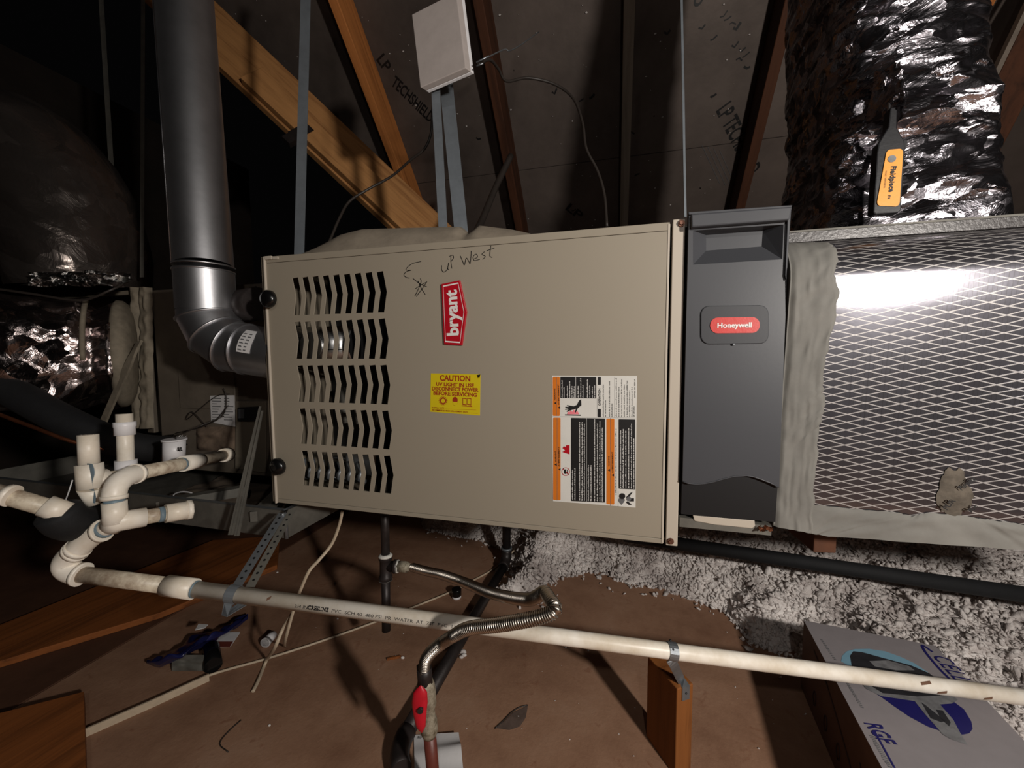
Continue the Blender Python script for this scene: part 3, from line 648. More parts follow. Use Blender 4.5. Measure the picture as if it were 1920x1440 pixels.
# ================================================================== INSULATED FOIL DUCT RISING FROM THE PLENUM
t = thing('insulated_duct', (1.33, .3, .512), 'silver crinkled foil insulated duct rising above the foil-scrim plenum', 'duct')
sec = [(440, 1492, 1850), (330, 1512, 1832), (250, 1530, 1818), (150, 1530, 1800), (60, 1532, 1784), (-60, 1530, 1760), (-260, 1530, 1735), (-700, 1530, 1700)]
SEC = []
for y, xl, xr in sec:
    l, r = PY(xl, y, .19), PY(xr, y, .19); SEC.append((l.x, r.x, l.z))
SEC[0] = (SEC[0][0], SEC[0][1], .513)
def duct_pt(u, v):
    f = v*(len(SEC)-1); i = min(int(f), len(SEC)-2); f -= i
    xl, xr, z = [SEC[i][k]*(1-f)+SEC[i+1][k]*f for k in range(3)]
    cx, hx, hy = (xl+xr)/2, (xr-xl)/2, .15; a = 2*math.pi*u; c, s_ = math.cos(a), math.sin(a); e = .42
    x = cx+hx*math.copysign(abs(c)**e, c); y = .09+hy+hy*math.copysign(abs(s_)**e, s_)
    nrm = V((c, s_, 0)); q = np.array([x*9-z*2.4, y*9, z*13+x*3]); q2 = np.array([x*22-z*9, y*24, z*44+x*12])
    q3 = np.array([x*34-z*22, y*34, z*100+x*30]); d = .020*float(crease(q))+.016*float(vn(q*.45))+.013*float(crease(q2))+.006*float(crease(q3))-.010
    return V((x, y, z))+nrm*d*min(1, v*9+.1)
part('foil_jacket', MB().grid(duct_pt, 280, 300, True), M['foil_silver'], t)
q = MB(); q.tube(smooth_path([PY(1650, 120, .07), PY(1640, 150, .06), PY(1655, 205, .055)], 5), .004, 6); 
part('foil_fold', MB().grid(lambda u, v: PY(1628+v*8+u*52-14*abs(v-.5)*0, 232-v*92+14*ns(u*6, v*5, 2), .085)+V((0, -.045*math.sin(math.pi*u)*(1-v*.4)+.02*ns(u*7, v*7, 3), 0)), 22, 22), M['foil_silver'], t)
# probe thermometer stuck into the foil
t = thing('probe_thermometer', PY(1655, 400, .03), 'black pocket thermometer with orange face stuck into the foil duct', 'thermometer')
ax0, ax1 = PY(1656, 404, .045), PY(1665, 268, .05); ax = (ax1-ax0); xd = V((1, 0, 0)); Lp = ax.length; xd = (xd-ax*(xd.dot(ax)/ax.length_squared)).normalized(); fn_ = ax.normalized().cross(xd); fn_ = fn_ if fn_.y < 0 else -fn_
def pt(a, b, c=0): return ax0+ax*b+xd*a+fn_*c
q = MB(); ol = [(-.0175, .02), (-.015, -.0), (.0145, -.0), (.0175, .03), (.0175, .85), (.016, .97), (.011, 1.05), (.0055, 1.16), (.0045, 1.44), (-.0045, 1.44), (-.0055, 1.18), (-.011, 1.08), (-.0165, .97), (-.0175, .85)]
part('body', MB().prism([pt(a, b, -.007) for a, b in ol][::-1], fn_*.016), M['probe_black'], t, .003)
part('probe_stem', MB().tube([pt(0, 1.3), pt(0, 1.62, -.004), pt(.002, 1.75, -.04)], .0022, 8), M['steel_bright'], t)
part('clip', MB().obox(pt(.0175, .93), xd*.003, ax.normalized()*.006, fn_*.006), M['probe_black'], t)
fc = []
for cx, cy, a0 in ((.0075, .14, -90), (.0075, .80, 0), (-.0035, .80, 90), (-.0105, .16, 180)):
    for k in range(5):
        a = math.radians(a0+k*22.5); fc.append(pt(cx+.005*math.cos(a)+.0015, cy+.06*math.sin(a), .0092))
fp = part('face_plate', MB().prism(fc, fn_*.0012), M['probe_orange'], t, label='orange face plate')
part('button', MB().tube([pt(.0005, .73, .0104), pt(.0005, .73, .0112)], .0052, 18), M['dev_grey'], t)
part('lettering', text('Fieldpiece', pt(.0005, .63, .0106), pt(-.0005, .28, .0106), .0062, fn_, bold=.03), M['black_print'], fp)
part('lettering', text('POCKET THERMOMETER', pt(-.0065, .57, .0106), pt(-.0072, .34, .0106), .0018, fn_), M['black_print'], fp)
part('lettering', text('ST4', pt(-.0012, .24, .0106), pt(-.0015, .19, .0106), .003, fn_, bold=.03), M['black_print'], fp)

# ================================================================== FLUE PIPE
r_ = .0585
fa = P(383, 500, .93); ftop = P(342, -60, .96); fx = V((0, fa.y+.005, .352)); 
ez = P(400, 590, .935).z
t = thing('flue_pipe', V((fa.x, fa.y, .352)), 'shiny galvanised flue pipe with elbow entering the furnace side', 'pipe')
k1 = V((fa.x, fa.y, fa.z)); part('pipe', MB().tube([k1.lerp(ftop, q/6) for q in range(7)]+[ftop+(ftop-k1)*.8], r_, 48, False), M['flue'], t)
sm = ftop-k1; part('seam', MB().tube([k1+V((-r_*.62, -r_*.79, 0)), ftop+V((-r_*.62, -r_*.79, 0))], .0018, 6), M['flue'], t)
for zz in (0, -.012): part('joint_ring', MB().tube([k1+V((0, 0, zz+.002)), k1+V((0, 0, zz-.002))], r_+.0025, 48), M['flue'], t)
be0 = V((fa.x, fa.y, P(400, 582, .93).z)); cnr = V((be0.x, fa.y+.01, .352)); yaw_h = V((.93, .22, 0)).normalized()
part('collar', MB().tube([k1+V((0, 0, -.01)), be0], [r_+.001, r_+.001], 48, False), M['flue'], t)
# three-gore adjustable elbow: a mitred tube
d0, d3 = V((0, 0, -1)), (V((0.004, fa.y+.02, .345))-V((-.12, fa.y, .352))).normalized()
d3 = V((.97, .1, -.16)).normalized()
dirs = [d0, d0.slerp(d3, .34) if hasattr(d0, 'slerp') else d0.lerp(d3, .34).normalized(), d0.lerp(d3, .68).normalized(), d3]
p = be0.copy(); lens = [.012, .052, .052, .03]; n = 44; nodes = [be0]; 
for d, ln in zip(dirs, lens): nodes.append(nodes[-1]+d*ln)
endp = nodes[-1]+d3*((-.001-nodes[-1].x)/d3.x); nodes[-1] = nodes[-2].lerp(endp, .999); 
def ringat(c, nrm, d, r): # ellipse cut of the cylinder along d by plane with normal nrm
    a = V((0, 1, 0)); a = (a-d*a.dot(d)).normalized(); b = d.cross(a); out = []
    for k in range(n):
        th = 2*math.pi*k/n; o = a*math.cos(th)*r+b*math.sin(th)*r; out.append(c+o-d*(o.dot(nrm)/d.dot(nrm)))
    return out
for i in range(4):
    nA = dirs[i] if i == 0 else (dirs[i-1]+dirs[i]).normalized(); nB = dirs[i] if i == 3 else (dirs[i]+dirs[i+1]).normalized()
    A_ = ringat(nodes[i], nA, dirs[i], r_); B_ = ringat(nodes[i+1], nB, dirs[i], r_)
    part('elbow_gore', MB().add(A_+B_, [[k, (k+1) % n, n+(k+1) % n, n+k] for k in range(n)], True), M['flue'], t)
    if i > 0:
        ring_ = ringat(nodes[i], nA, dirs[i], r_+.0012); part('joint_ring', MB().tube(ring_+ring_[:2], .0026, 6, False), M['flue'], t)
rg = nodes[3]+d3*.035; part('joint_ring', MB().tube([rg, rg+d3*.006], r_+.0025, 44), M['flue'], t)
cS = nodes[3]+d3*.062; a = CAM-cS; a = (a-d3*a.dot(d3)).normalized(); b = d3.cross(a); b = b if b.z > 0 else -b
sk_ = part('sticker', MB().grid(lambda u, v: cS+d3*(u*.034*(1 if v < .6 else 1-(v-.6)*.5))+(a*math.cos(-.15+v*.95)+b*math.sin(-.15+v*.95))*(r_+.0010), 4, 14), M['paper'], t, label='torn white sticker')
q = MB()
for k in range(6):
    for u0 in (.1, .5): q.add([cS+d3*(uu*.034)+(a*math.cos(vv)+b*math.sin(vv))*(r_+.0014) for uu, vv in ((u0, k*.13-.08), (u0+random.uniform(.15, .35), k*.13-.08), (u0+.2, k*.13-.03), (u0, k*.13-.03))], [(0, 1, 2, 3)])
part('fine_print', q, M['grey_print'], sk_, kind='stuff')

# ================================================================== LEFT: COIL CASE, SUPPLY PLENUM, FLEX DUCTS
cy = .2
cl, cr = PY(288, 600, cy).x, -.006
t = coil = thing('evaporator_coil_case', ((cl+cr)/2, .45, -.02), 'dusty brown-grey evaporator coil case left of the furnace behind the flue elbow', 'cabinet')
part('body', MB().box(cl, cr, cy, .70, -.02, .525), M['coil'], t, .002)
part('front_panel', MB().box(cl+.09, PY(440, 700, cy).x, cy-.004, cy, .17, .50), M['coil'], t, .001)
pp = [PY(*q, cy-.004) for q in ((394, 742), (396, 792), (441, 800), (440, 741))]; lb = part('rating_label', MB().prism(pp, V((0, -.0005, 0))), M['paper'], t)
q = MB()
for k in range(9):
    for x0 in (398, 420):
        a, b = PY(x0, 747+k*5, cy-.005), PY(x0+random.uniform(8, 18), 747.3+k*5, cy-.005); q.strap([a, b], (0, 0, 1), .0022, .0002)
part('fine_print', q, M['grey_print'], lb, kind='stuff')
part('end_panel', MB().prism([PY(*q, cy-.001) for q in ((444, 752), (443, 878), (500, 886), (500, 752))], V((0, -.004, 0))), M['taupe_dark'], t, .001)
q = MB().prism([PY(*q, cy-.006) for q in ((447, 764), (447, 790), (485, 790), (485, 762))], V((0, -.003, 0))); part('access_slot', q, M['black_matt'], t)
part('metal_plug', MB().prism([PY(*q, cy-.009) for q in ((449, 767), (449, 784), (458, 784), (458, 767))], V((0, -.003, 0))), M['galv'], t)
def mst(u, v):
    x = 251+u*38+v*2+2*ns(u*3, v*20, 1); y = 540+v*262; p = PY(x, y, cy); e = min(1, 8*u, 8*(1-u)); g = .010*math.exp(-((u-.42)/.07)**2)
    return p+V((0, -(.004+.012*e+.008*ns(u*6, v*22, 7)*e-g), 0))
part('mastic', MB().grid(mst, 26, 90), M['mastic_tan'], t, label='thick tan mastic bead down the corner')
part('foam_patch', MB().grid(lambda u, v: PY(368+u*74, 800+v*46, cy-.001)+V((0, -.012*min(1, 5*u, 5*(1-u), 5*v, 5*(1-v))*(1+1.4*ns(u*6, v*4, 3)), 0)), 18, 12), basic('brown_foam_patch', (118, 100, 84), .85, 0, .2, 40, .6), t)
part('foil_crumple', MB().grid(lambda u, v: PY(306+u*40+3*ns(u*4, v*4, 9), 816+v*22, cy-.03)+V((0, .05*ns(u*5, v*5, 2), 0)), 14, 12), M['foil_crush'], t)
for pts in ([(388, 800), (360, 772), (352, 786), (402, 745), (430, 738)], [(330, 812), (380, 800), (418, 778), (424, 745), (419, 728)], [(345, 810), (400, 790), (428, 760)]):
    part('thin_wire', MB().tube(smooth_path([PY(x, y, cy-.012) for x, y in pts], 5), .0013, 5), M['wire_black'], t)
# supply plenum further left
sx = PY(236, 660, .32).x
t = thing('supply_plenum', (-1.1, .5, .0), 'dark supply plenum at the far left carrying two foil flex ducts', 'duct')
part('top_plate', MB().box(cl-.62, cl-.05, .2, .72, .517, .53), M['mastic_tan'], t, .002)
cc = P(228, 664, 1.22); dR = V((-.58, -.81, .02)).normalized(); R0 = .155
part('body', MB().box(cc.x+.045, PY(248, 660, cy).x, .225, .72, .08, .515), M['coil'], t, .003)
part('collar', MB().tube([cc+dR*.012, cc+dR*.004, cc-dR*.010, cc-dR*.024, cc-dR*.034, cc-dR*.040], [R0*1.0, R0*1.06, R0*1.05, R0*.97, R0*.8, R0*.5], 40), M['mastic_tan'], t, label='tan mastic collar')
q = MB(); c_ = P(245, 705, 1.12); q.strap(smooth_path([P(262, 640, 1.12), P(248, 668, 1.1), P(225, 720, 1.12), P(190, 800, 1.15)], 5), (1, 0, .3), .02, .006); part('mastic', q, M['mastic_tan'], t)
def flex(path, R, rr, f1, f2, amp, n=90, m=150):
    pts = smooth_path(path, 12); T = [(pts[min(i+1, len(pts)-1)]-pts[max(i-1, 0)]).normalized() for i in range(len(pts))]; fr = []; a = V((0, -1, 0))
    for d in T: a = (a-d*a.dot(d)).normalized(); fr.append((a.copy(), d.cross(a)))
    def fn(u, v):
        f = v*(len(pts)-1); i = min(int(f), len(pts)-2); f -= i; c = pts[i].lerp(pts[i+1], f); a, b = fr[i]; a2, b2 = fr[i+1]; a = a.lerp(a2, f).normalized(); b = b.lerp(b2, f).normalized()
        th = 2*math.pi*u; o = a*math.cos(th)+b*math.sin(th); q = np.array([c.x, c.y, c.z])+np.array([*o])*R
        d = amp*float(crease(q*f1))*1.6+amp*.7*float(crease(q*f2+9))+amp*float(vn(q*f1*.4+3)); k = rr(v)
        return c+o*(R*k+d-amp*.3)
    return MB().grid(fn, n, m, True)
t = thing('flex_duct', cc, 'lower left crinkled foil flex duct running level into the plenum collar', 'duct', None)
part('foil_jacket', flex([cc+dR*.95+V((0, 0, .02)), cc+dR*.6+V((0, 0, .015)), cc+dR*.35+V((0, 0, .01)), cc+dR*.16, cc+dR*.005], R0, lambda v: 1-.10*math.exp(-((v-.93)/.03)**2)+.03*math.exp(-((v-.985)/.012)**2), 9, 23, .028), M['foil_dark'], t)
tr = cc+dR*.06; tq = (CAM-tr); tq = (tq-dR*tq.dot(dR)).normalized(); tz = dR.cross(tq)*-1; tz = tz if tz.z > 0 else -tz; part('tie_band', MB().tube([tr+(tq*math.cos(a)+tz*math.sin(a))*(R0*1.09) for a in [q*.1-.1 for q in range(13)]], .006, 7), M['mastic_tan'], t, label='tan tie band')
t = thing('flex_duct', P(150, 540, 1.3), 'upper left smooth dark foil flex duct bending down onto the plenum', 'duct')
part('foil_jacket', flex([P(-210, 330, 1.2), P(-60, 282, 1.22), P(45, 295, 1.25), P(112, 372, 1.27), P(146, 460, 1.29), P(160, 541, 1.31)], .178, lambda v: 1-.12*max(0, v-.9)*10*.4, 5, 13, .014), M['foil_dark2'], t)
t.location = t.location
q = MB().grid(lambda u, v: P(70+u*185, 512+v*26+5*ns(u*9, v*3, 3), 1.10)+V((0, -.02+.03*ns(u*11, v*4, 6), 0)), 34, 8)
part('foil_skirt', q, M['foil_crush'], t)
solo('black_cable', MB().tube(smooth_path([P(-10, 541, 1.02), P(60, 551, 1.03), P(150, 563, 1.05), P(205, 545, 1.06), P(240, 528, 1.1)], 6), .0032, 7), M['wire_black'], 'thin black cable sagging over the lower left flex duct', 'cable')
# refrigerant lines
solo('refrigerant_line', MB().tube(smooth_path([P(-60, 690, 1.0), P(20, 733, 1.0), P(110, 782, 1.0), P(200, 822, 1.02), P(262, 838, 1.06), P(318, 842, 1.13)], 7), .036, 18), M['black_matt'], 'thick black foam-covered refrigerant line slanting across the lower left', 'pipe')
solo('copper_line', MB().tube(smooth_path([P(-20, 770, .95), P(60, 800, .95), P(150, 832, .97), P(260, 852, 1.05)], 6), .0045, 9), M['copper'], 'thin copper line below the black refrigerant line', 'pipe')

# drain pan under the coil
px0, px1, py0, py1, pz0, pz1 = -1.15, .016, .02, .66, -.094, -.030
t = thing('drain_pan', (-.5, .3, pz0), 'galvanised emergency drain pan under the coil case', 'pan')
part('base', MB().box(px0, px1, py0, py1, pz0, pz0+.003), M['galv_dark'], t)
for nm, (x0, x1, y0, y1) in dict(f=(px0, px1, py0, py0+.003), b=(px0, px1, py1-.003, py1), r=(px1-.003, px1, py0+.003, py1-.003), l=(px0, px0+.003, py0+.003, py1-.003)).items():
    part('side', MB().box(x0, x1, y0, y1, pz0+.003, pz1), M['galv_dark'], t)
part('rim', MB().box(px0, px1-.012, py0+.003, py0+.014, pz1-.003, pz1).box(px1-.014, px1-.003, py0+.014, py1-.003, pz1-.003, pz1), M['galv'], t)
part('side_seam', MB().box(px1-.16, px1-.008, py0-.001, py0, pz0+.028, pz0+.031), M['galv_dark'], t)
part('hem', MB().tube([(px1, py0, pz0), (px1, py0, pz1)], .004, 8), M['galv'], t)
q = MB().grid(lambda u, v: V((-.55+u*.5, .06+v*.4, pz0+.006+.02*max(0, ns(u*9, v*9, 2)+.1))), 40, 30); part('rust_scale', q, basic('pan_sediment', (112, 98, 84), .9, 0, .2, 18, .4), t)
part('cross_rail', MB().obox((-.33, .1, -.055), V((.06, .075, 0)), V((.012, -.01, 0)), V((0, 0, .012))).obox((-.12, .12, -.05), V((.055, -.1, 0)), V((.012, .008, 0)), V((0, 0, .012))), M['galv_dark'], t)
ringp = [PY(345+20*math.cos(a), 930+8*math.sin(a), .1) for a in [k*math.pi/10+math.pi for k in range(11)]]
part('wire_loop', MB().tube(ringp, .002, 6), M['pvc_white'], t)
# two thin angle straps from the pan up to the furnace edge
for k, (a, b, dp) in enumerate((((432, 1003), (487, 762), .86), ((443, 1005), (491, 770), .868))):
    lo, hi = P(*a, dp), P(*b, .90); m = lo.lerp(hi, .45); q = MB()
    for off in (-1, 1):
        q.prism([lo+RT*(off*.0030-.0026), lo+RT*(off*.0030+.0026), hi+RT*(off*.0008+.0008), hi+RT*(off*.0008-.0008)], fw*.002)
    q.prism([lo-RT*.005+fw*.003, lo+RT*.005+fw*.003, hi+RT*.0012+fw*.003, hi-RT*.0012+fw*.003], fw*.001)
    solo('angle_strap', q, M['galv_dark'], ('left' if k == 0 else 'right')+' one of two thin galvanised angle straps holding the pan beside the furnace', 'strap', 'pan angle straps')

# ================================================================== PVC DRAIN PIPING
def fitting(pts, r, parent, m='pvc', name='elbow', lip=True):
    part(name, MB().tube(pts, r, 22), M[m], parent)
    if lip:
        for a, b in ((pts[0], pts[1]), (pts[-1], pts[-2])):
            d = (b-a).normalized(); part('socket_rim', MB().tube([a-d*.001, a+d*.006], r+.0016, 22), M[m], parent)
rp, rf = .0134, .0172
c0 = P(428, 852, 1.04); el = P(212, 897, .70); tee = P(216, 968, .70)
t = drain = thing('drain_pipe', P(1250, 1215, .72), 'long white PVC condensate drain with elbows and tee running low in front of the furnace', 'pipe')
e_in = el+(c0-el).normalized()*.05
part('pipe', MB().tube([c0, e_in], rp, 20), M['pvc_dirty'], t); part('adapter', MB().tube([c0, c0+(e_in-c0)*.08], [rf*1.05, rf], 20), M['pvc'], t)
cp0, cp1 = c0.lerp(e_in, .38), c0.lerp(e_in, .58); part('coupling', MB().tube([cp0, cp1], rf, 20), M['pvc'], t)
part('primer_ring', MB().tube([cp1, cp1.lerp(e_in, .05)], rp+.0006, 20), M['primer'], t)
hd_ = (c0-el).normalized(); vd = (tee-el).normalized()
fitting(arc(el+hd_*.052, el, el+vd*.036, 9), rf, t); part('primer_ring', MB().tube([el+vd*.036, el+vd*.046], rp+.0012, 20), M['primer'], t)
part('pipe', MB().tube([el+vd*.03, tee-vd*.015], rp, 20), M['pvc_dirty'], t)
sd = (P(310, 962, .755)-tee).normalized(); sd = (sd-vd*sd.dot(vd)*.6).normalized()
le_ = P(178, 1004, .70)
part('tee', MB().tube([tee-vd*.026, tee+vd*.012], rf, 22).tube([tee+vd*.010+(le_-tee).normalized()*.012, tee+vd*.010, tee+vd*.010+sd*.04], rf, 22), M['pvc'], t)
part('pipe', MB().tube([tee+vd*.010+sd*.03, tee+vd*.010+sd*.075], rp, 20), M['pvc_dirty'], t)
part('cleanout_cap', MB().tube([tee+vd*.010+sd*.068, tee+vd*.010+sd*.105], rf, 20).tube([tee+vd*.010+sd*.1, tee+vd*.010+sd*.108], rf+.002, 8), M['pvc'], t)
part('primer_ring', MB().tube([tee+vd*.010+sd*.058, tee+vd*.010+sd*.066], rp+.001, 20), M['primer'], t)
L0, L1_ = P(106, 1071, .70), P(1935, 1309, .72); ld = (L1_-L0).normalized()
b1_ = P(150, 1020, .695); tl_ = tee+vd*.010
part('pipe', MB().tube([tl_, le_.lerp(tl_, .2)], rp, 20), M['pvc'], t)
ed = (P(112, 1052, .70)-P(168, 1008, .70)).normalized()
fitting(arc(tl_.lerp(le_, .62), P(172, 1001, .70), P(143, 1032, .698), 8), rf*1.05, t); part('primer_ring', MB().tube([tl_.lerp(le_, .5), tl_.lerp(le_, .62)], rp+.002, 20), M['primer'], t)
fitting(arc(P(143, 1032, .698), P(98, 1066, .70), L0+ld*.045, 10), rf*1.06, t)
cA, cB = P(318, 1078, .707), P(372, 1082, .708); onl = lambda p: L0+ld*(p-L0).dot(ld)
cA, cB = onl(cA), onl(cB)
part('pipe', MB().tube([L0+ld*.03, cA], rp, 22), M['pvc_dirty'], t); part('coupling', MB().tube([cA, cB], rf, 22), M['pvc'], t)
part('primer_ring', MB().tube([cB, cB+ld*.003], rp+.001, 22), M['primer'], t)
main = part('pipe', MB().tube([cA, L1_+ld*.25], rp, 28), M['pvc'], t)
# print along the long pipe, wrapped round it
e1 = (CAM-onl(P(740, 1140, .72))); e1 = (e1-ld*e1.dot(ld)).normalized(); e2 = ld.cross(e1); e2 = e2 if e2.z > 0 else -e2
def wrap(s, xa, xb, ya, yb, h, bold=.0):
    a, b = onl(P(xa, ya, .71)), onl(P(xb, yb, .71)); f = text(s, (0, 0, 0), (1, 0, 0), h, (0, -1, 0), bold=bold, lift=0); ln = (b-a).length; q = MB()
    q.add([a+(b-a)*p.x+(e1*math.cos((p.z-.0082)/rp)+e2*math.sin((p.z-.0082)/rp))*(rp+.0003) for p in f.v], f.f); part('lettering', q, M['black_print'], main)
wrap('3/4 IN', 565, 588, 1112, 1116, .0052); wrap('CRESLINE', 588, 626, 1116, 1121, .0062, .05)
wrap('PVC  SCH 40  480 PSI  PR  WATER  AT  73F  PVC  1120', 632, 868, 1122, 1160, .0052); wrap('ASTM  NSF', 874, 925, 1161, 1168, .0052)
q = MB()
for x, y, a_, ln in ((522, 1098, .1, .006), (1722, 1274, .2, .020), (1752, 1268, -.7, .016), (1837, 1283, -.7, .014)):
    p = onl(P(x, y, .72)); q.grid(lambda u, v: p+ld*((u-.5)*ln)+(e1*math.cos(a_-.2+(v-.5)*.35+u*.3)+e2*math.sin(a_-.2+(v-.5)*.35+u*.3))*(rp+.0004), 6, 3)
part('scuff', q, M['kraft'], main, kind='stuff')
# stand pipe with wye
t = thing('vent_standpipe', P(166, 940, .72), 'short open white PVC standpipe on a wye smeared with blue-grey primer', 'pipe')
v0, v1, v2, v3 = P(165, 815, .72), P(167, 870, .72), P(171, 915, .72), P(174, 945, .725)
part('pipe', MB().tube([v0, v1], rp*1.08, 20), M['pvc'], t); part('socket_rim', MB().tube([v1, v1+(v2-v1)*.1], rp*1.25, 20), M['primer'], t)
part('wye', MB().tube([v1, v2], rf*1.12, 22).tube([v2, v3], [rf*1.1, rf*.6], 22).tube([v1.lerp(v2, .85), P(205, 893, .745)], [rf, rf*.95], 18), M['pvc'], t)
part('primer_smear', MB().grid(lambda u, v: v1.lerp(v3, v*.97)+((CAM-v2).normalized()*math.cos((u-.5)*(.9+.5*math.sin(v*9)))+V((1, 0, 0))*math.sin((u-.5)*(.9+.5*math.sin(v*9))))*(rf*1.14+.0003)*(1 if v < .6 else 1-(v-.6)*.9), 8, 16), M['primer'], t)
part('brush_mark', MB().tube([P(136, 900, .72), P(128, 925, .72), P(120, 946, .72)], .0012, 5), M['paper'], t)
# second drain line behind, with union and float switch
t = thing('secondary_drain', P(235, 900, .80), 'second white PVC drain line with a capped union riser behind the elbow', 'pipe')
u0, u1 = P(233, 776, .80), P(237, 893, .80); ud = (u1-u0)
part('pipe', MB().tube([u0, u1], rp, 20), M['pvc'], t)
part('union', MB().tube([u0.lerp(u1, .13), u0.lerp(u1, .20), u0.lerp(u1, .22), u0.lerp(u1, .34)], [rf*1.05, rf*1.05, rf*.98, rf*.98], 12), M['pvc_white'], t)
part('tee', MB().tube([u0.lerp(u1, .74), u1], rf*1.02, 20), M['pvc_white'], t)
s0_, s1_, s2_ = P(196, 897, .74), u1, P(345, 868, 1.0); part('pipe', MB().tube([s0_, s1_, s2_], rp*.95, 18), M['pvc_dirty'], t)
t = thing('float_switch', P(326, 862, .98), 'small white cylindrical float switch with black marks on the drain line', 'switch')
f0, f1 = P(326, 863, .97), P(327, 826, .97); part('housing', MB().tube([f0, f1], .0225, 24), M['pvc_white'], t); part('rim', MB().tube([f1, f1+V((0, 0, .004))], .0255, 24), M['pvc_white'], t)
fb = P(325, 848, .945); part('lettering', text('UL', P(333, 845, .946), P(342, 845, .946), .008, (CAM-fb), bold=.06, lift=.001), M['black_print'], t)
q = MB(); q.tube(smooth_path([f1+V((.005, 0, .004)), f1+V((.012, 0, .012)), P(372, 800, 1.03), P(420, 780, 1.06)], 5), .0015, 5); part('lead', q, M['wire_black'], t)
# far-left pipe ending in a black sleeve
t = thing('condensate_pipe', P(60, 945, .66), 'dim white PVC pipe at the far left ending in a black foam sleeve', 'pipe')
w0, w1, w2 = P(-40, 914, .63), P(62, 940, .645), P(124, 962, .665)
part('pipe', MB().tube([w0, w2], rp*1.02, 18), M['pvc_dirty'], t); part('coupling', MB().tube([w1+(w2-w1)*.35, w2], rf, 18), M['pvc'], t); part('coupling', MB().tube([w0.lerp(w1, .5), w0.lerp(w1, .62)], rf, 18), M['pvc'], t)
part('foam_sleeve', MB().tube(smooth_path([P(104, 955, .662), P(128, 978, .68), P(165, 978, .73), P(205, 945, .80)], 5), [.022]+[.030]*13+[.031, .03], 18), M['black_matt'], t, label='black foam sleeve')

# post holding the drain pipe
th = math.radians(33); ps = V((math.cos(th), math.sin(th), 0)); pd = V((-math.sin(th), math.cos(th), 0)); PE = P(1270, 1292, .755); PZT = PE.z
pc = PE+ps*.019+pd*.0445; pf = PE+ps*.019
solo('support_post', MB().obox(V((pc.x, pc.y, (PZT+FLOOR)/2)), ps*.019, pd*.0445, V((0, 0, (PZT-FLOOR)/2))), M['post'], 'short upright lumber post holding up the white drain pipe', 'post', bev=.002)
t = thing('pipe_clamp', pf, 'shiny perforated metal strap clamp fixing the drain pipe to the wooden post', 'clamp')
cpt = onl(P(1257, 1207, .72)); cpr = [cpt+(e1*math.cos(a)+e2*math.sin(a))*(rp+.0012) for a in [k*.3-1.5 for k in range(19)]]
lo = onl(P(1257, 1207, .72))+(e1*.3-e2)*(rp+.002)
q = MB().strap(cpr, ld, .016, .0012); part('loop', q, M['galv'], t)
s1p = PZ(1284, 1258, PZT+.0015); pq = [cpr[0], P(1258, 1238, .722), P(1265, 1250, .73), pf+pd*.010+V((0, 0, .002)), pf-pd*.0014+V((0, 0, .001)), pf-pd*.0016-V((0, 0, .026))]
part('strap', MB().strap(smooth_path(pq[:4], 4)+pq[4:], ps, .017, .0012), M['galv'], t)
q = MB()
for k, p in enumerate((pf-pd*.0022-V((0, 0, .012)), P(1262, 1218, .702), P(1257, 1201, .700))): q.ball(p, .0022, 8, 5)
part('hole', q, M['black_print'], t, kind='stuff')
# perforated hanger from the pan corner to the drain pipe
hA, hB = P(530, 962, .845), onl(P(447, 1078, .71))
t = thing('perforated_hanger', hB, 'galvanised perforated hanger strap from the pan corner looped round the drain pipe', 'strap')
def perf(pts, wd, w, m, parent, sp=.0125):
    pts = [V(p) for p in pts]; part('strap', MB().strap(pts, wd, w, .0011), m, parent); q = MB(); d = (pts[-1]-pts[0]); n_ = int(d.length/sp); nn = d.normalized().cross(V(wd).normalized()).normalized()
    nn = nn if nn.dot(CAM-pts[0]) > 0 else -nn
    for k in range(1, n_):
        c = pts[0]+d*(k/n_)+nn*.0007; q.tube([c, c+nn*.0003], .0024, 8)
    part('hole', q, M['black_print'], parent, kind='stuff')
wd_ = (hB-hA).cross(fw).normalized()
perf([hA, hB+e2*(rp+.001)], wd_, .017, M['galv'], t); perf([hA+V((.006, .02, 0)), hB+e2*(rp+.001)-e1*.014+ld*.016], wd_, .016, M['galv_dark'], t)
part('loop', MB().strap([hB+(e1*math.cos(a)+e2*math.sin(a))*(rp+.0012) for a in [k*.3-1.6 for k in range(20)]], ld, .0165, .0012), M['galv_dull'], t)
q = MB(); q.ball(P(530, 965, .84), .004, 8, 6); part('screw', q, M['galv'], t)
q = MB(); q.strap([hB-e2*(rp+.001)+e1*.003, hB-e2*(rp+.02)+e1*.0, P(462, 1128, .72)], ld, .016, .0012); part('strap_tail', q, M['galv_dull'], t)

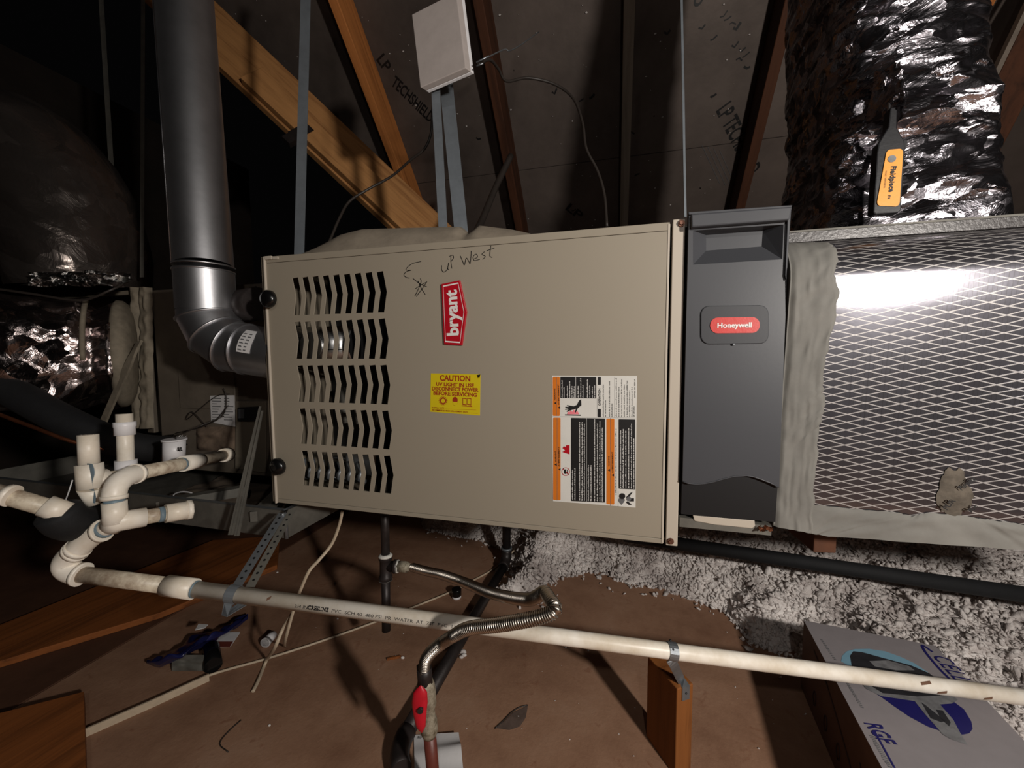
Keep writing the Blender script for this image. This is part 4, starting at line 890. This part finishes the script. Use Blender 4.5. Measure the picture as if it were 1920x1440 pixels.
# ================================================================== GAS LINE
t = thing('gas_line', V((P(808, 1440, .70).x, P(808, 1440, .70).y, FLOOR)), 'black iron gas tee and ribbed flexible steel connector with red-handled valve', 'gas line')
tp0, tp1 = P(721, 955, .985), P(723, 1140, .985); tv = (tp1-tp0).normalized(); tc = P(723, 1062, .985)
tp0 = tp0-tv*.03
part('nipple', MB().tube([tp0, tc-tv*.03], .0107, 16), M['black_pipe'], t); part('tee_fitting', MB().tube([tc-tv*.028, tc-tv*.018, tc-tv*.016, tc+tv*.02, tc+tv*.024, tc+tv*.034], [.0165, .0165, .014, .014, .0165, .0165], 20).tube([tc, tc+RT*.02, tc+RT*.021, tc+RT*.03], [.013, .013, .0165, .0165], 20), M['black_pipe'], t)
part('drip_leg', MB().tube([tc+tv*.03, tc+tv*.16], .0107, 16), M['black_pipe'], t)
part('sealant_ring', MB().tube([tc-tv*.031, tc-tv*.0275, tc-tv*.024], [.0125, .0172, .0168], 20), M['dope'], t); part('sealant_ring', MB().tube([tc+RT*.0285, tc+RT*.0325], [.0168, .0150], 20), M['dope'], t); part('sealant_ring', MB().tube([tc+tv*.033, tc+tv*.036], [.0168, .0130], 20), M['dope'], t)
nut0 = tc+RT*.032; hp = [P(774, 1064, .96), P(800, 1071, .93), P(830, 1078, .89), P(870, 1092, .84), P(915, 1110, .77), P(955, 1120, .70), P(990, 1124, .65), P(1006, 1119, .62), P(1021, 1111, .595)]
hp2 = [P(1021, 1111, .595), P(1030, 1122, .575), P(1041, 1142, .553)]; hp3 = [P(1041, 1142, .553), P(1025, 1153, .555), P(985, 1163, .565), P(930, 1172, .585), P(880, 1178, .61), P(850, 1192, .635), P(818, 1214, .66), P(800, 1234, .675), P(794, 1258, .685)]
part('flare_nut', MB().tube([nut0, nut0.lerp(hp[0], .55), nut0.lerp(hp[0], .6), hp[0]], [.0145, .0145, .0105, .0098], 6), M['brass_dirty'], t)
allp = smooth_path(hp+hp2[1:]+hp3[1:], 40); rs = []
L_ = 0; 
for i, p in enumerate(allp):
    if i: L_ += (p-allp[i-1]).length
    rs.append((p, L_))
fine_ = []; tot = rs[-1][1]; step = .0038/6; k = 0
cur = 0
while cur < tot:
    while k < len(rs)-2 and rs[k+1][1] < cur: k += 1
    f = (cur-rs[k][1])/max(1e-9, rs[k+1][1]-rs[k][1]); fine_.append(rs[k][0].lerp(rs[k+1][0], f)); cur += step
sm_ranges = [(.60, .78)]
def hr(i):
    s_ = i*step; base = .0088
    near = min((s_-z)**2 for z in [0]) 
    p = fine_[i]; flat = 1.0
    # the tight bend is stretched smooth
    if .45 < 0: flat = 0
    flat *= .15+.85*min(1, max(0, ((p-P(842, 1198, .642)).length-.010)/.02)); flat *= min(1, max(.1, ((p-hp2[1]).length-.012)/.012)); return base+.0010*(1-flat)+.0017*flat*math.cos(2*math.pi*i/6)
part('flexible_connector', MB().tube(fine_, [hr(i) for i in range(len(fine_))], 16), M['flex_steel'], t)
va, vb = P(796, 1262, .688), P(812, 1452, .71); vdr = (vb-va).normalized(); bot = V((vb.x, vb.y, FLOOR))
g = lambda f: va.lerp(vb, f)
part('flare_nut', MB().tube([va-vdr*.012, va+vdr*.016], .0145, 6), M['black_pipe'], t)
part('valve_body', MB().tube([g(.05), g(.12), g(.16), g(.30), g(.34), g(.42), g(.46), g(.56), g(.60)], [.012, .0155, .0165, .0165, .0125, .0125, .015, .015, .0125], 18), M['brass_dirty'], t)
hh = P(790, 1325, .665); part('valve_handle', MB().grid(lambda u, v: hh+V((0, 0, .038-.085*v))-RT*.003*math.sin(v*3)+(RT*math.cos(6.2832*u)*(.0135*(1-.55*abs(v-.35)**1.2*1.6))-fw*math.sin(6.2832*u)*.0055)*max(.06, min(1, 9*v, 9*(1-v))), 16, 14, True), M['red_handle'], t)
part('handle_nut', MB().tube([hh-fw*.004, hh-fw*.010], .005, 6), M['black_pipe'], t); part('handle_stem', MB().tube([hh, g(.3)], .005, 8), M['brass_dirty'], t)
part('riser_pipe', MB().tube([g(.58), vb, bot+V((0, 0, .02)), bot], .0112, 18), M['pipe_brown'], t)
# black pipe along the floor with elbows
q0 = PZ(950, 1052, FLOOR+.018); q1 = PZ(742, 1408, FLOOR+.020); up_ = V((q0.x, q0.y, -.03))
t = thing('floor_pipe', V((q0.x, q0.y, FLOOR)), 'black iron pipe lying along the deck and turning up behind the furnace', 'pipe')
qd = (q1-q0).normalized()
part('pipe', MB().tube([q0+qd*.04, q1-qd*.03], .0165, 18), M['black_pipe'], t); part('riser', MB().tube([q0+V((0, 0, .04)), V((q0.x+.002, q0.y, .0))], .0165, 18), M['black_pipe'], t)
part('elbow', MB().tube(arc(q0+qd*.05, q0, q0+V((0, 0, .05)), 7), .0205, 18), M['black_pipe'], t); part('elbow', MB().tube(arc(q1-qd*.045, q1, q1+V((.03, -.03, -.0)), 7), .0195, 18), M['black_pipe'], t)
part('sealant_ring', MB().tube([q0+V((0, 0, .048)), q0+V((0, 0, .056))], .0215, 18), M['galv_dull'], t)
# black drain pipe lying on the insulation
r0, r1 = PZ(1290, 1022, -.285), PZ(1935, 1117, -.285); solo('black_pipe', MB().tube([r0+(r0-r1)*.25, r1+(r1-r0)*.3], .0195, 18), M['black_matt'], 'straight black pipe lying on the white loose insulation under the plenum', 'pipe')

# ================================================================== STRAPS, WHITE PANEL, CABLES
def strapv(name_lab, top, bot, dt, db, w, m='galv_dull', wd=None):
    a, b = P(*top, dt), P(*bot, db); d = (a-b); a2 = a+d*.35; return solo('hanger_strap', MB().strap([a2, b], wd or RT, w, .0013), M[m], name_lab, 'strap', 'furnace hanger straps')
strapv('wide metal hanger strap rising from the furnace top above the louvres', (573, 0), (561, 477), .98, .97, .0245)
strapv('front strap of the pair under the white square box', (816, 150), (832, 454), .95, .925, .021)
strapv('rear, wider strap of the pair under the white square box', (836, 150), (866, 446), 1.02, 1.0, .034)
strapv('thin edge-on metal strap above the gap between furnace and air cleaner', (1278, 0), (1285, 407), .80, .76, .0045, 'galv_dull')
strapv('faint dark strap hanging left of the flue pipe, tall one', (192, 40), (214, 400), 1.75, 1.66, .021, 'galv_dark')
strapv('faint dark strap just left of the flue pipe, lower one', (268, 20), (266, 520), 1.3, 1.25, .012, 'galv_dark')
t = thing('square_box', P(835, 130, .92), 'flat white square box tilted and hung on the paired metal straps', 'box')
wq = [P(772, 27, .93), None, P(873, 127, .88), P(788, 164, .92)]; wq[1] = wq[0]+wq[2]-wq[3]; wn = (wq[1]-wq[0]).cross(wq[3]-wq[0]).normalized(); wn = wn if wn.dot(fw) > 0 else -wn
part('face', MB().prism([p for p in wq], wn*.012+RT*.007), M['white_box'], t, .0015)
wb = MB().prism([p+wn*.0125+RT*.007 for p in wq], wn*.006+RT*.004); part('back_tray', wb, M['pvc_white'], t, .001)
part('staple', MB().tube([P(893, 117, .875), P(917, 105, .87)], .0018, 6).tube([P(893, 124, .875), P(906, 119, .87)], .0015, 6), M['galv'], t)
cab = lambda pts, r, lab, m='wire_black', nm='cable': solo(nm, MB().tube(smooth_path([P(*p) for p in pts], 7), r, 8), M[m], lab, 'cable')
cab([(819, 168, .95), (811, 205, .97), (808, 250, .99), (795, 280, 1.0), (770, 300, 1.02), (735, 330, 1.05), (690, 355, 1.05), (655, 378, 1.03), (636, 410, 1.0), (618, 452, .97), (604, 476, .95)], .0033, 'thin dark cable drooping from the white square box to the furnace top left')
cab([(897, 121, .885), (918, 112, .92), (935, 130, .97), (950, 152, 1.0), (990, 146, 1.03), (1040, 158, 1.04), (1075, 185, 1.03), (1092, 230, 1.0), (1099, 278, .98), (1120, 320, .97), (1133, 365, .95), (1138, 425, .92)], .0034, 'thin dark cable curving from the white square box down behind the middle of the furnace')
cab([(905, 112, .9), (945, 93, 1.0), (955, 95, 1.02), (975, 85, 1.1), (1010, 60, 1.2)], .0016, 'short pale wire end poking right from the white square box', 'galv', 'wire')
cab([(958, 292, 1.3), (930, 350, 1.25), (905, 410, 1.15), (888, 445, 1.0)], .010, 'dark flat cable slanting behind the furnace right of the paired straps')
cab([(480, 538, .98), (455, 545, 1.02), (440, 555, 1.05), (436, 575, 1.08)], .0025, 'thin black cable looping behind the flue beside the furnace', 'wire_black')
q = MB().tube([P(444, 575, .99), P(487, 570, .95)], .040, 20); solo('vent_motor', q, M['black_pipe'], 'dim grey round motor housing between flue elbow and furnace', 'motor')
# white cable across the deck
def onfloor(pts, r, z=None): return [PZ(x, y, FLOOR+r) for x, y in pts]
wc = [(1080, 1000), (1040, 1012), (960, 1050), (925, 1067), (880, 1092), (840, 1112), (720, 1160), (600, 1203), (500, 1235), (390, 1267), (290, 1312), (165, 1366)]
fp_ = onfloor(wc, .004); fp_[0].z = FLOOR+.16; fp_[1].z = FLOOR+.11; fp_[2].z = FLOOR+.035
solo('white_cable', MB().tube(smooth_path(fp_, 5), .0032, 8), M['wire_white'], 'straight cream cable lying across the deck from under the furnace', 'cable')
q = MB().strap([PZ(392, 1270, FLOOR+.009), PZ(290, 1317, FLOOR+.009), PZ(160, 1374, FLOOR+.009)], (0, 0, 1), .018, .004)
solo('wood_lath', q, M['wire_white'], 'pale thin lath edge on the deck at the lower left', 'lath')
fc_ = [P(642, 958, .97), P(636, 985, .97), P(622, 1020, .97), P(598, 1050, .95), P(580, 1070, .93), P(566, 1100, .93), P(553, 1135, .94), P(535, 1200, .95), PZ(534, 1212, FLOOR+.003)]
solo('tan_cable', MB().tube(smooth_path(fc_, 6), .0042, 8, True, .6), M['wire_white'], 'flat tan cable hanging from the pan corner down to the deck', 'cable')
fc2 = [P(548, 1150, .945), P(530, 1180, .95), P(515, 1215, .94), PZ(500, 1238, FLOOR+.012), PZ(485, 1275, FLOOR+.006), PZ(474, 1297, FLOOR+.004)]
solo('tan_cable', MB().tube(smooth_path(fc2, 6), .0042, 8, True, .6), M['wire_white'], 'loose tan cable end crossing the white cable on the deck', 'cable')

# ================================================================== THINGS ON THE DECK
# carton
bz = -.33; bTL = PZ(1507, 1163, bz); bl_ = V((-.109, -.994, 0)); br_ = V((.994, -.109, 0)); bl_.normalize()
t = thing('carton', V((bTL.x+.1, bTL.y-.2, FLOOR)), 'white printed carton with blue pictures in the lower right corner', 'box')
c4 = [bTL, bTL+br_*.245, bTL+br_*.245+bl_*.46, bTL+bl_*.46]; h_ = bz-FLOOR
part('body', MB().prism([p-V((0, 0, h_-.0)) for p in c4][::-1], V((0, 0, h_-.002))), M['kraft'], t)
lid = part('lid', MB().prism([p-V((0, 0, .0018)) for p in c4][::-1], V((0, 0, .0018))), M['box_white'], t, label='white printed lid')
T_ = lambda x, y: PZ(x, y, bz+.0004)
C4 = lambda x, y: T_(1440+x/4, 1140+y/4)
def flat(name, m, pts, k=0, par=lid):
    q = [C4(*p)+V((0, 0, .00025*k)) for p in pts]
    mb = MB(); mb.add(q, [list(range(len(q)))]); return part(name, mb, M[m], par)
flat('picture', 'lightblue', [(548, 400), (555, 360), (590, 325), (650, 308), (760, 306), (880, 325), (1000, 368), (1100, 415), (1210, 490), (1000, 480), (600, 430)])
flat('picture', 'navy', [(640, 530), (1300, 600), (1390, 700), (1470, 760), (1525, 850), (1535, 905), (1510, 940), (1460, 950), (1330, 935), (1200, 890), (1060, 815), (950, 740), (860, 675)], 0)
flat('picture', 'dev_dark', [(615, 360), (640, 325), (700, 330), (900, 385), (1070, 430), (1210, 490), (1420, 660), (1330, 690), (1100, 672), (850, 662), (730, 590), (640, 500)], 1)
flat('picture', 'dev_grey', [(640, 500), (730, 560), (860, 640), (1120, 665), (1380, 655), (1425, 690), (1380, 718), (1290, 725), (1390, 840), (1440, 935), (1498, 1028), (1370, 985), (1310, 950), (1260, 890), (1180, 800), (1100, 700), (850, 662), (740, 610)], 2)
flat('picture', 'dev_dark', [(1150, 710), (1180, 730), (1330, 850), (1300, 860), (1220, 830)], 3); flat('picture', 'dev_dark', [(1260, 765), (1310, 770), (1370, 860), (1360, 890), (1300, 840)], 3)
flat('picture', 'dev_grey', [(760, 400), (900, 395), (1060, 440), (1100, 470), (960, 470), (800, 440)], 3)
part('lettering', text('COLE', C4(1238, 325), C4(1440, 545), .030, (0, 0, 1), bold=.0), M['black_print'], lid) if False else None
a, b = C4(1225, 352), C4(1405, 545); part('lettering', text('CELL', a, b, .030, (0, 0, 1), bold=.0), M['navy'], lid)
q = MB(); q.strap(smooth_path([C4(1235, 330), C4(1160, 280), C4(1180, 330), C4(1280, 450), C4(1360, 530)], 5), br_, .005, .0003); part('swoosh', q, M['navy'], lid)
a, b = C4(722, 862), C4(838, 1010); part('lettering', text('RGF', a, b, .026, (0, 0, 1), bold=.02), M['navy'], lid)
q = MB()
q.strap([C4(800, 925), C4(950, 1200)], br_, .003, .0003); part('underline', q, M['navy'], lid)
q = MB()
def dash(p0, p1, w_, n_):
    for k in range(n_):
        a, b = C4(*p0).lerp(C4(*p1), (k+.1)/n_), C4(*p0).lerp(C4(*p1), (k+random.uniform(.5, .85))/n_); q.strap([a, b], br_, w_*random.uniform(.7, 1.1), .0002)
dash((400, 235), (510, 395), .005, 12); dash((570, 520), (712, 755), .005, 16); dash((775, 955), (920, 1200), .007, 16); part('fine_print', q, M['grey_print'], lid, kind='stuff')
side = lambda u, v: bTL+bl_*(u*.46)-V((0, 0, .004+(h_-.008)*v))-br_*.0006
q = MB()
q.strap(smooth_path([side(.16, .12), side(.34, .24), side(.56, .55), side(.70, .80), side(.72, .62), side(.66, .35)], 6), (0, .3, .9), .006, .0004)
for u in (.2, .34, .48, .66): q.tube([side(u+.018*math.cos(a), .74+.10*math.sin(a)) for a in [k*.5236 for k in range(13)]], .0012, 5, False)
part('side_print', q, M['kraft_dark'], t, kind='stuff')

# paper label under the gas riser
c = [PZ(776, 1378, FLOOR+.002), PZ(860, 1373, FLOOR+.016), PZ(872, 1470, FLOOR+.010), PZ(778, 1480, FLOOR+.002)]
def pap(u, v): a = c[0].lerp(c[1], u); b = c[3].lerp(c[2], u); return a.lerp(b, v)+V((0, 0, .012*math.exp(-((v-.42)/.16)**2)*(.3+u)))
t = thing('paper_leaflet', PZ(820, 1420, FLOOR), 'creased white paper leaflet on the deck behind the red-brown gas riser', 'paper')
part('sheet', MB().grid(pap, 10, 20), M['paper'], t); part('lettering', text('RGW', pap(.08, .1)+V((0, 0, .001)), pap(.22, .09)+V((0, 0, .001)), .006, (0, 0, 1)), M['black_print'], t)
# torn dark tape scrap
q = MB().add([PZ(x, y, FLOOR+.0015) for x, y in ((928, 1365), (946, 1352), (962, 1336), (990, 1323), (986, 1345), (975, 1362), (955, 1369))], [(6, 5, 4, 3, 2, 1, 0)])
solo('tape_scrap', q, M['tape_dark'], 'torn grey tape scrap lying flat on the deck right of the valve', 'scrap')
solo('wire_bit', MB().tube(smooth_path(onfloor([(928, 1366), (945, 1350), (960, 1335), (975, 1326), (990, 1322)], .002), 4), .0012, 6), M['wire_black'], 'bent dark wire bit along the torn tape scrap', 'wire')
solo('wire_bit', MB().tube(smooth_path(onfloor([(452, 1350), (425, 1375), (412, 1395), (428, 1410)], .002), 4), .0012, 6), M['wire_black'], 'curled dark wire bit on the deck at the lower left', 'wire')
# caps
t = thing('bottle_cap', PZ(505, 1200, FLOOR), 'small white cap lying on its side by the tan cable', 'cap')
a, b = PZ(497, 1206, FLOOR+.013), PZ(512, 1190, FLOOR+.013); part('skirt', MB().tube([a, b], .0125, 20), M['pvc_white'], t); part('rim', MB().tube([a, a.lerp(b, .25)], .0135, 20), M['paper'], t)
t = thing('cable_stopper', PZ(856, 1115, FLOOR), 'small black and white stopper on the deck beside the flexible gas connector', 'stopper')
a = PZ(856, 1110, FLOOR+.02); part('black_ring', MB().tube([a+V((0, 0, .012)), a-V((0, 0, .012))], .0165, 18), M['black_gloss'], t, .002); part('white_base', MB().tube([a-V((0, 0, .012)), a-V((0, 0, .0195))], .0155, 18), M['pvc_white'], t)
# blue plastic wrapped tool at the left
t = thing('blue_bag', PZ(380, 1215, FLOOR), 'shiny dark blue plastic bag slumped on the deck at the left', 'bag')
bp = [PZ(300, 1230, FLOOR+.03), PZ(345, 1195, FLOOR+.05), PZ(400, 1180, FLOOR+.055), PZ(460, 1160, FLOOR+.05), PZ(430, 1185, FLOOR+.03), PZ(375, 1222, FLOOR+.03), PZ(345, 1234, FLOOR+.025)]
def bag(u, v):
    x = 275+u*190; yt = 1236-u*82+6*ns(u*6, 0, 3); yb = 1240-max(0, u-.35)*118+9*math.sin(u*9)*(1-u)
    y = yt+(yb-yt)*v; hh = .012+.05*math.sin(math.pi*min(1, max(0, v*.9+.1)))*math.sin(math.pi*min(1, u*.85+.1)); return PZ(x, y, FLOOR+hh)+V((0, 0, .02*ns(u*9, v*7, 5)))
part('film', MB().grid(bag, 40, 20), M['blue_plastic'], t)
part('white_tag', MB().prism([PZ(x, y, FLOOR+.075) for x, y in ((366, 1182), (384, 1178), (390, 1172), (372, 1171))], V((0, 0, .002))), M['paper'], t)
part('stuffing', MB().grid(lambda u, v: PZ(322+u*65, 1228+v*30, FLOOR+.03*(1-v)+.008*ns(u*5, v*5, 1)+.004), 14, 8), M['galv_dark'], t)
part('dark_roll', MB().tube([PZ(395, 1215, FLOOR+.022), PZ(400, 1248, FLOOR+.02)], .02, 14), M['black_gloss'], t)
q = MB().prism([PZ(x, y, FLOOR+.004) for x, y in ((402, 1199), (420, 1187), (450, 1187), (432, 1213), (408, 1214))], V((0, 0, .003)))
t = thing('printed_card', PZ(425, 1200, FLOOR), 'small pale printed card with a reddish strip beside the blue bag', 'card')
part('card', q, M['paper'], t); part('red_strip', MB().prism([PZ(x, y, FLOOR+.0072) for x, y in ((407, 1203), (437, 1203), (431, 1213), (408, 1213.5))], V((0, 0, .0006))), M['pipe_brown'], t)
# planks at the left
def plank(lab, p, z0, z1, m='plank'): solo('plank', MB().prism([PZ(x, y, z0) for x, y in p], V((0, 0, z1-z0))), M[m], lab, 'plank', bev=.002)
plank('orange-brown plank lying on the deck under the drain pan', ((-30, 1195), (-30, 1262), (300, 1160), (520, 1068), (525, 1012), (400, 1020)), FLOOR+.001, FLOOR+.02)
plank('sawn plank end filling the bottom left corner', ((-40, 1375), (-40, 1500), (165, 1500), (160, 1322)), FLOOR+.001, FLOOR+.036)
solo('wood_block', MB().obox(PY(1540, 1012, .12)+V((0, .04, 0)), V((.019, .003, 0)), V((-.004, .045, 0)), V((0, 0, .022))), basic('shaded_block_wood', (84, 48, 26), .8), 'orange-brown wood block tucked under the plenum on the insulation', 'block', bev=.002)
# small litter
for k, (x, y, sx_, m) in enumerate(((868, 1310, .012, 'dope'), (750, 1238, .014, 'kraft'), (1012, 1390, .006, 'dope'), (925, 1215, .008, 'wire_white'))): pass
q = MB()
for k in range(45):
    x, y = random.uniform(560, 1480), random.uniform(1050, 1440); r = random.uniform(.0006, .0018); q.ball(PZ(x, y, FLOOR+r*.5), r, 5, 4, (random.uniform(.6, 2.2), random.uniform(.6, 1.6), .6))
for x, y, r in ((868, 1222, .009), (870, 1228, .007), (865, 1232, .006), (1000, 1130, .008), (1012, 1128, .007), (1350, 1140, .008), (755, 1233, .005), (520, 1073, .004), (633, 1160, .003), (505, 1360, .003)): q.ball(PZ(x, y, FLOOR+r*.4), r, 6, 5, (1.2, .9, .6))
part('litter_speck', q, M['fluff'], floor, kind='stuff')
q = MB().strap([PZ(726, 1236, FLOOR+.004), PZ(752, 1231, FLOOR+.004)], (0, 0, 1), .006, .004); solo('wood_chip', q, M['plank'], 'tiny wood chip on the deck left of the gas valve', 'chip')

# ================================================================== LOOSE-FILL INSULATION
edge_px = [(800, 990), (850, 1000), (905, 1010), (945, 1030), (960, 1052), (965, 1080), (940, 1108), (975, 1112), (1008, 1122), (1022, 1096), (1050, 1074), (1110, 1062), (1150, 1078), (1185, 1096), (1230, 1092), (1290, 1116), (1340, 1134), (1372, 1142), (1398, 1190), (1450, 1212), (1500, 1208)]
pol = [PZ(x, y, FLOOR+.01) for x, y in edge_px]; pol = [(p.x, p.y) for p in pol]+[(1.22, .30), (1.60, .05), (1.75, -.3), (3.2, -.3), (3.2, 2.4), (-.5, 2.4), (-.45, 1.3)]
poly = np.array(pol)
def sdist(X, Y):
    d = np.full(X.shape, 1e9); ins = np.zeros(X.shape, bool)
    for (x0, y0), (x1, y1) in zip(poly, np.roll(poly, -1, 0)):
        ex, ey = x1-x0, y1-y0; tt = np.clip(((X-x0)*ex+(Y-y0)*ey)/(ex*ex+ey*ey+1e-12), 0, 1); d = np.minimum(d, np.hypot(X-x0-tt*ex, Y-y0-tt*ey))
        c = ((y0 > Y) != (y1 > Y)) & (X < (x1-x0)*(Y-y0)/(y1-y0+1e-12)+x0); ins ^= c
    return np.where(ins, d, -d)
def height(X, Y):
    sd_ = sdist(X, Y)+.03*vn(np.stack([X*18, Y*18, X*0], -1)); r = np.clip(sd_/.10, -1, 1)
    h = .062*np.sign(r)*np.abs(r)**.5+.035*np.clip(sd_/.5, 0, 1)
    h += (.075*vn(np.stack([X*7, Y*7, X*0+2], -1))+.05*vn(np.stack([X*19, Y*19, X*0+5], -1))+.022*vn(np.stack([X*48, Y*48, X*0+8], -1)))*np.clip(r+.2, 0, 1)
    return FLOOR+np.minimum(h, .105)+.13*np.clip((Y-.58)/.36, 0, 1)*np.clip((sd_-.02)/.12, 0, 1), sd_
# keep it out from under the carton
gx, gy = np.meshgrid(np.linspace(-.4, 3.1, 330), np.concatenate([np.linspace(-.25, 1.35, 200), np.linspace(1.37, 2.3, 36)]))
gz, sd_ = height(gx, gy)
co = np.array([bTL.x, bTL.y]); ubr = np.array([br_.x, br_.y]); ubl = np.array([bl_.x, bl_.y])
def inbox(X, Y, m=.012): a = (X-co[0])*ubr[0]+(Y-co[1])*ubr[1]; b = (X-co[0])*ubl[0]+(Y-co[1])*ubl[1]; return (a > -m) & (a < .245+m) & (b > -m) & (b < .46+m)
keep = (sd_ > -.02) & ~inbox(gx, gy)
idx = np.arange(gx.size).reshape(gx.shape); kq = keep[:-1, :-1] & keep[1:, :-1] & keep[:-1, 1:] & keep[1:, 1:]
fq = np.stack([idx[:-1, :-1], idx[:-1, 1:], idx[1:, 1:], idx[1:, :-1]], -1)[kq]
verts = [np.stack([gx, gy, gz], -1).reshape(-1, 3)]
# icosphere clumps
g_ = (1+5**.5)/2; iv = np.array([(-1, g_, 0), (1, g_, 0), (-1, -g_, 0), (1, -g_, 0), (0, -1, g_), (0, 1, g_), (0, -1, -g_), (0, 1, -g_), (g_, 0, -1), (g_, 0, 1), (-g_, 0, -1), (-g_, 0, 1)])/math.sqrt(1+g_*g_)
itri = [(0, 11, 5), (0, 5, 1), (0, 1, 7), (0, 7, 10), (0, 10, 11), (1, 5, 9), (5, 11, 4), (11, 10, 2), (10, 7, 6), (7, 1, 8), (3, 9, 4), (3, 4, 2), (3, 2, 6), (3, 6, 8), (3, 8, 9), (4, 9, 5), (2, 4, 11), (6, 2, 10), (8, 6, 7), (9, 8, 1)]
mid = {}; iv = list(map(tuple, iv)); tri2 = []
def md(a, b):
    k = (min(a, b), max(a, b))
    if k not in mid:
        m = (np.array(iv[a])+np.array(iv[b]))/2; iv.append(tuple(m/np.linalg.norm(m))); mid[k] = len(iv)-1
    return mid[k]
for a, b, c in itri: ab, bc, ca = md(a, b), md(b, c), md(c, a); tri2 += [(a, ab, ca), (b, bc, ab), (c, ca, bc), (ab, bc, ca)]
iv = np.array(iv); tri2 = np.array(tri2)
iv = iv[:12]; tri2 = np.array(itri)
N = 95000; cx_ = np.random.uniform(-.1, 2.5, N); cy_ = np.random.uniform(-.1, 1.3, N); cz_, cs_ = height(cx_, cy_)
cz_ = np.maximum(cz_, FLOOR+.001); kk = ((cs_ > -.016) | ((cs_ > -.07) & (np.random.rand(N) < .035))) & ~inbox(cx_, cy_, .012) & ((cs_ > .02) | (np.random.rand(N) < .6)); cx_, cy_, cz_ = cx_[kk], cy_[kk], cz_[kk]; N = len(cx_)
rad = np.random.uniform(.0022, .0068, N)*np.where(np.random.rand(N) < .12, 1.7, 1); cl_v = iv[None]*np.random.uniform(.35, 1.65, (N, len(iv), 1))*rad[:, None, None]*np.array([1.5, .9, .6])
ang = np.random.uniform(0, 6.283, (N, 2)); c_, s_ = np.cos(ang), np.sin(ang)
x1 = cl_v[..., 0]*c_[:, :1]-cl_v[..., 2]*s_[:, :1]; z1 = cl_v[..., 0]*s_[:, :1]+cl_v[..., 2]*c_[:, :1]; y1 = cl_v[..., 1]
cl_v = np.stack([x1*c_[:, 1:]-y1*s_[:, 1:], x1*s_[:, 1:]+y1*c_[:, 1:], z1], -1)+np.stack([cx_, cy_, cz_+rad*np.random.uniform(-.1, .9, N)], -1)[:, None]
verts.append(cl_v.reshape(-1, 3)); nt = (tri2[None]+(np.arange(N)*len(iv))[:, None, None]+gx.size).reshape(-1, 3)
av = np.concatenate(verts); me = bpy.data.meshes.new('blown_insulation')
used = np.zeros(len(av), bool); used[fq.ravel()] = True; used[gx.size:] = True; remap = np.cumsum(used)-1; av = av[used]; fq = remap[fq]; nt = remap[nt]
org = np.array([1.3, .8, FLOOR]); me.vertices.add(len(av)); me.vertices.foreach_set('co', (av-org).astype(np.float32).ravel())
loops = np.concatenate([fq.ravel(), nt.ravel()]).astype(np.int32); starts = np.concatenate([np.arange(len(fq))*4, len(fq)*4+np.arange(len(nt))*3]).astype(np.int32)
me.loops.add(len(loops)); me.loops.foreach_set('vertex_index', loops); me.polygons.add(len(starts)); me.polygons.foreach_set('loop_start', starts)
me.polygons.foreach_set('use_smooth', np.ones(len(starts), bool)); me.update(calc_edges=True); me.validate(); me.materials.append(M['fluff'])
o = bpy.data.objects.new('blown_insulation', me); o.location = org; COL.objects.link(o)
tag(o, 'heap of loose white-grey blown insulation spread under the furnace and plenum', 'insulation', kind='stuff')
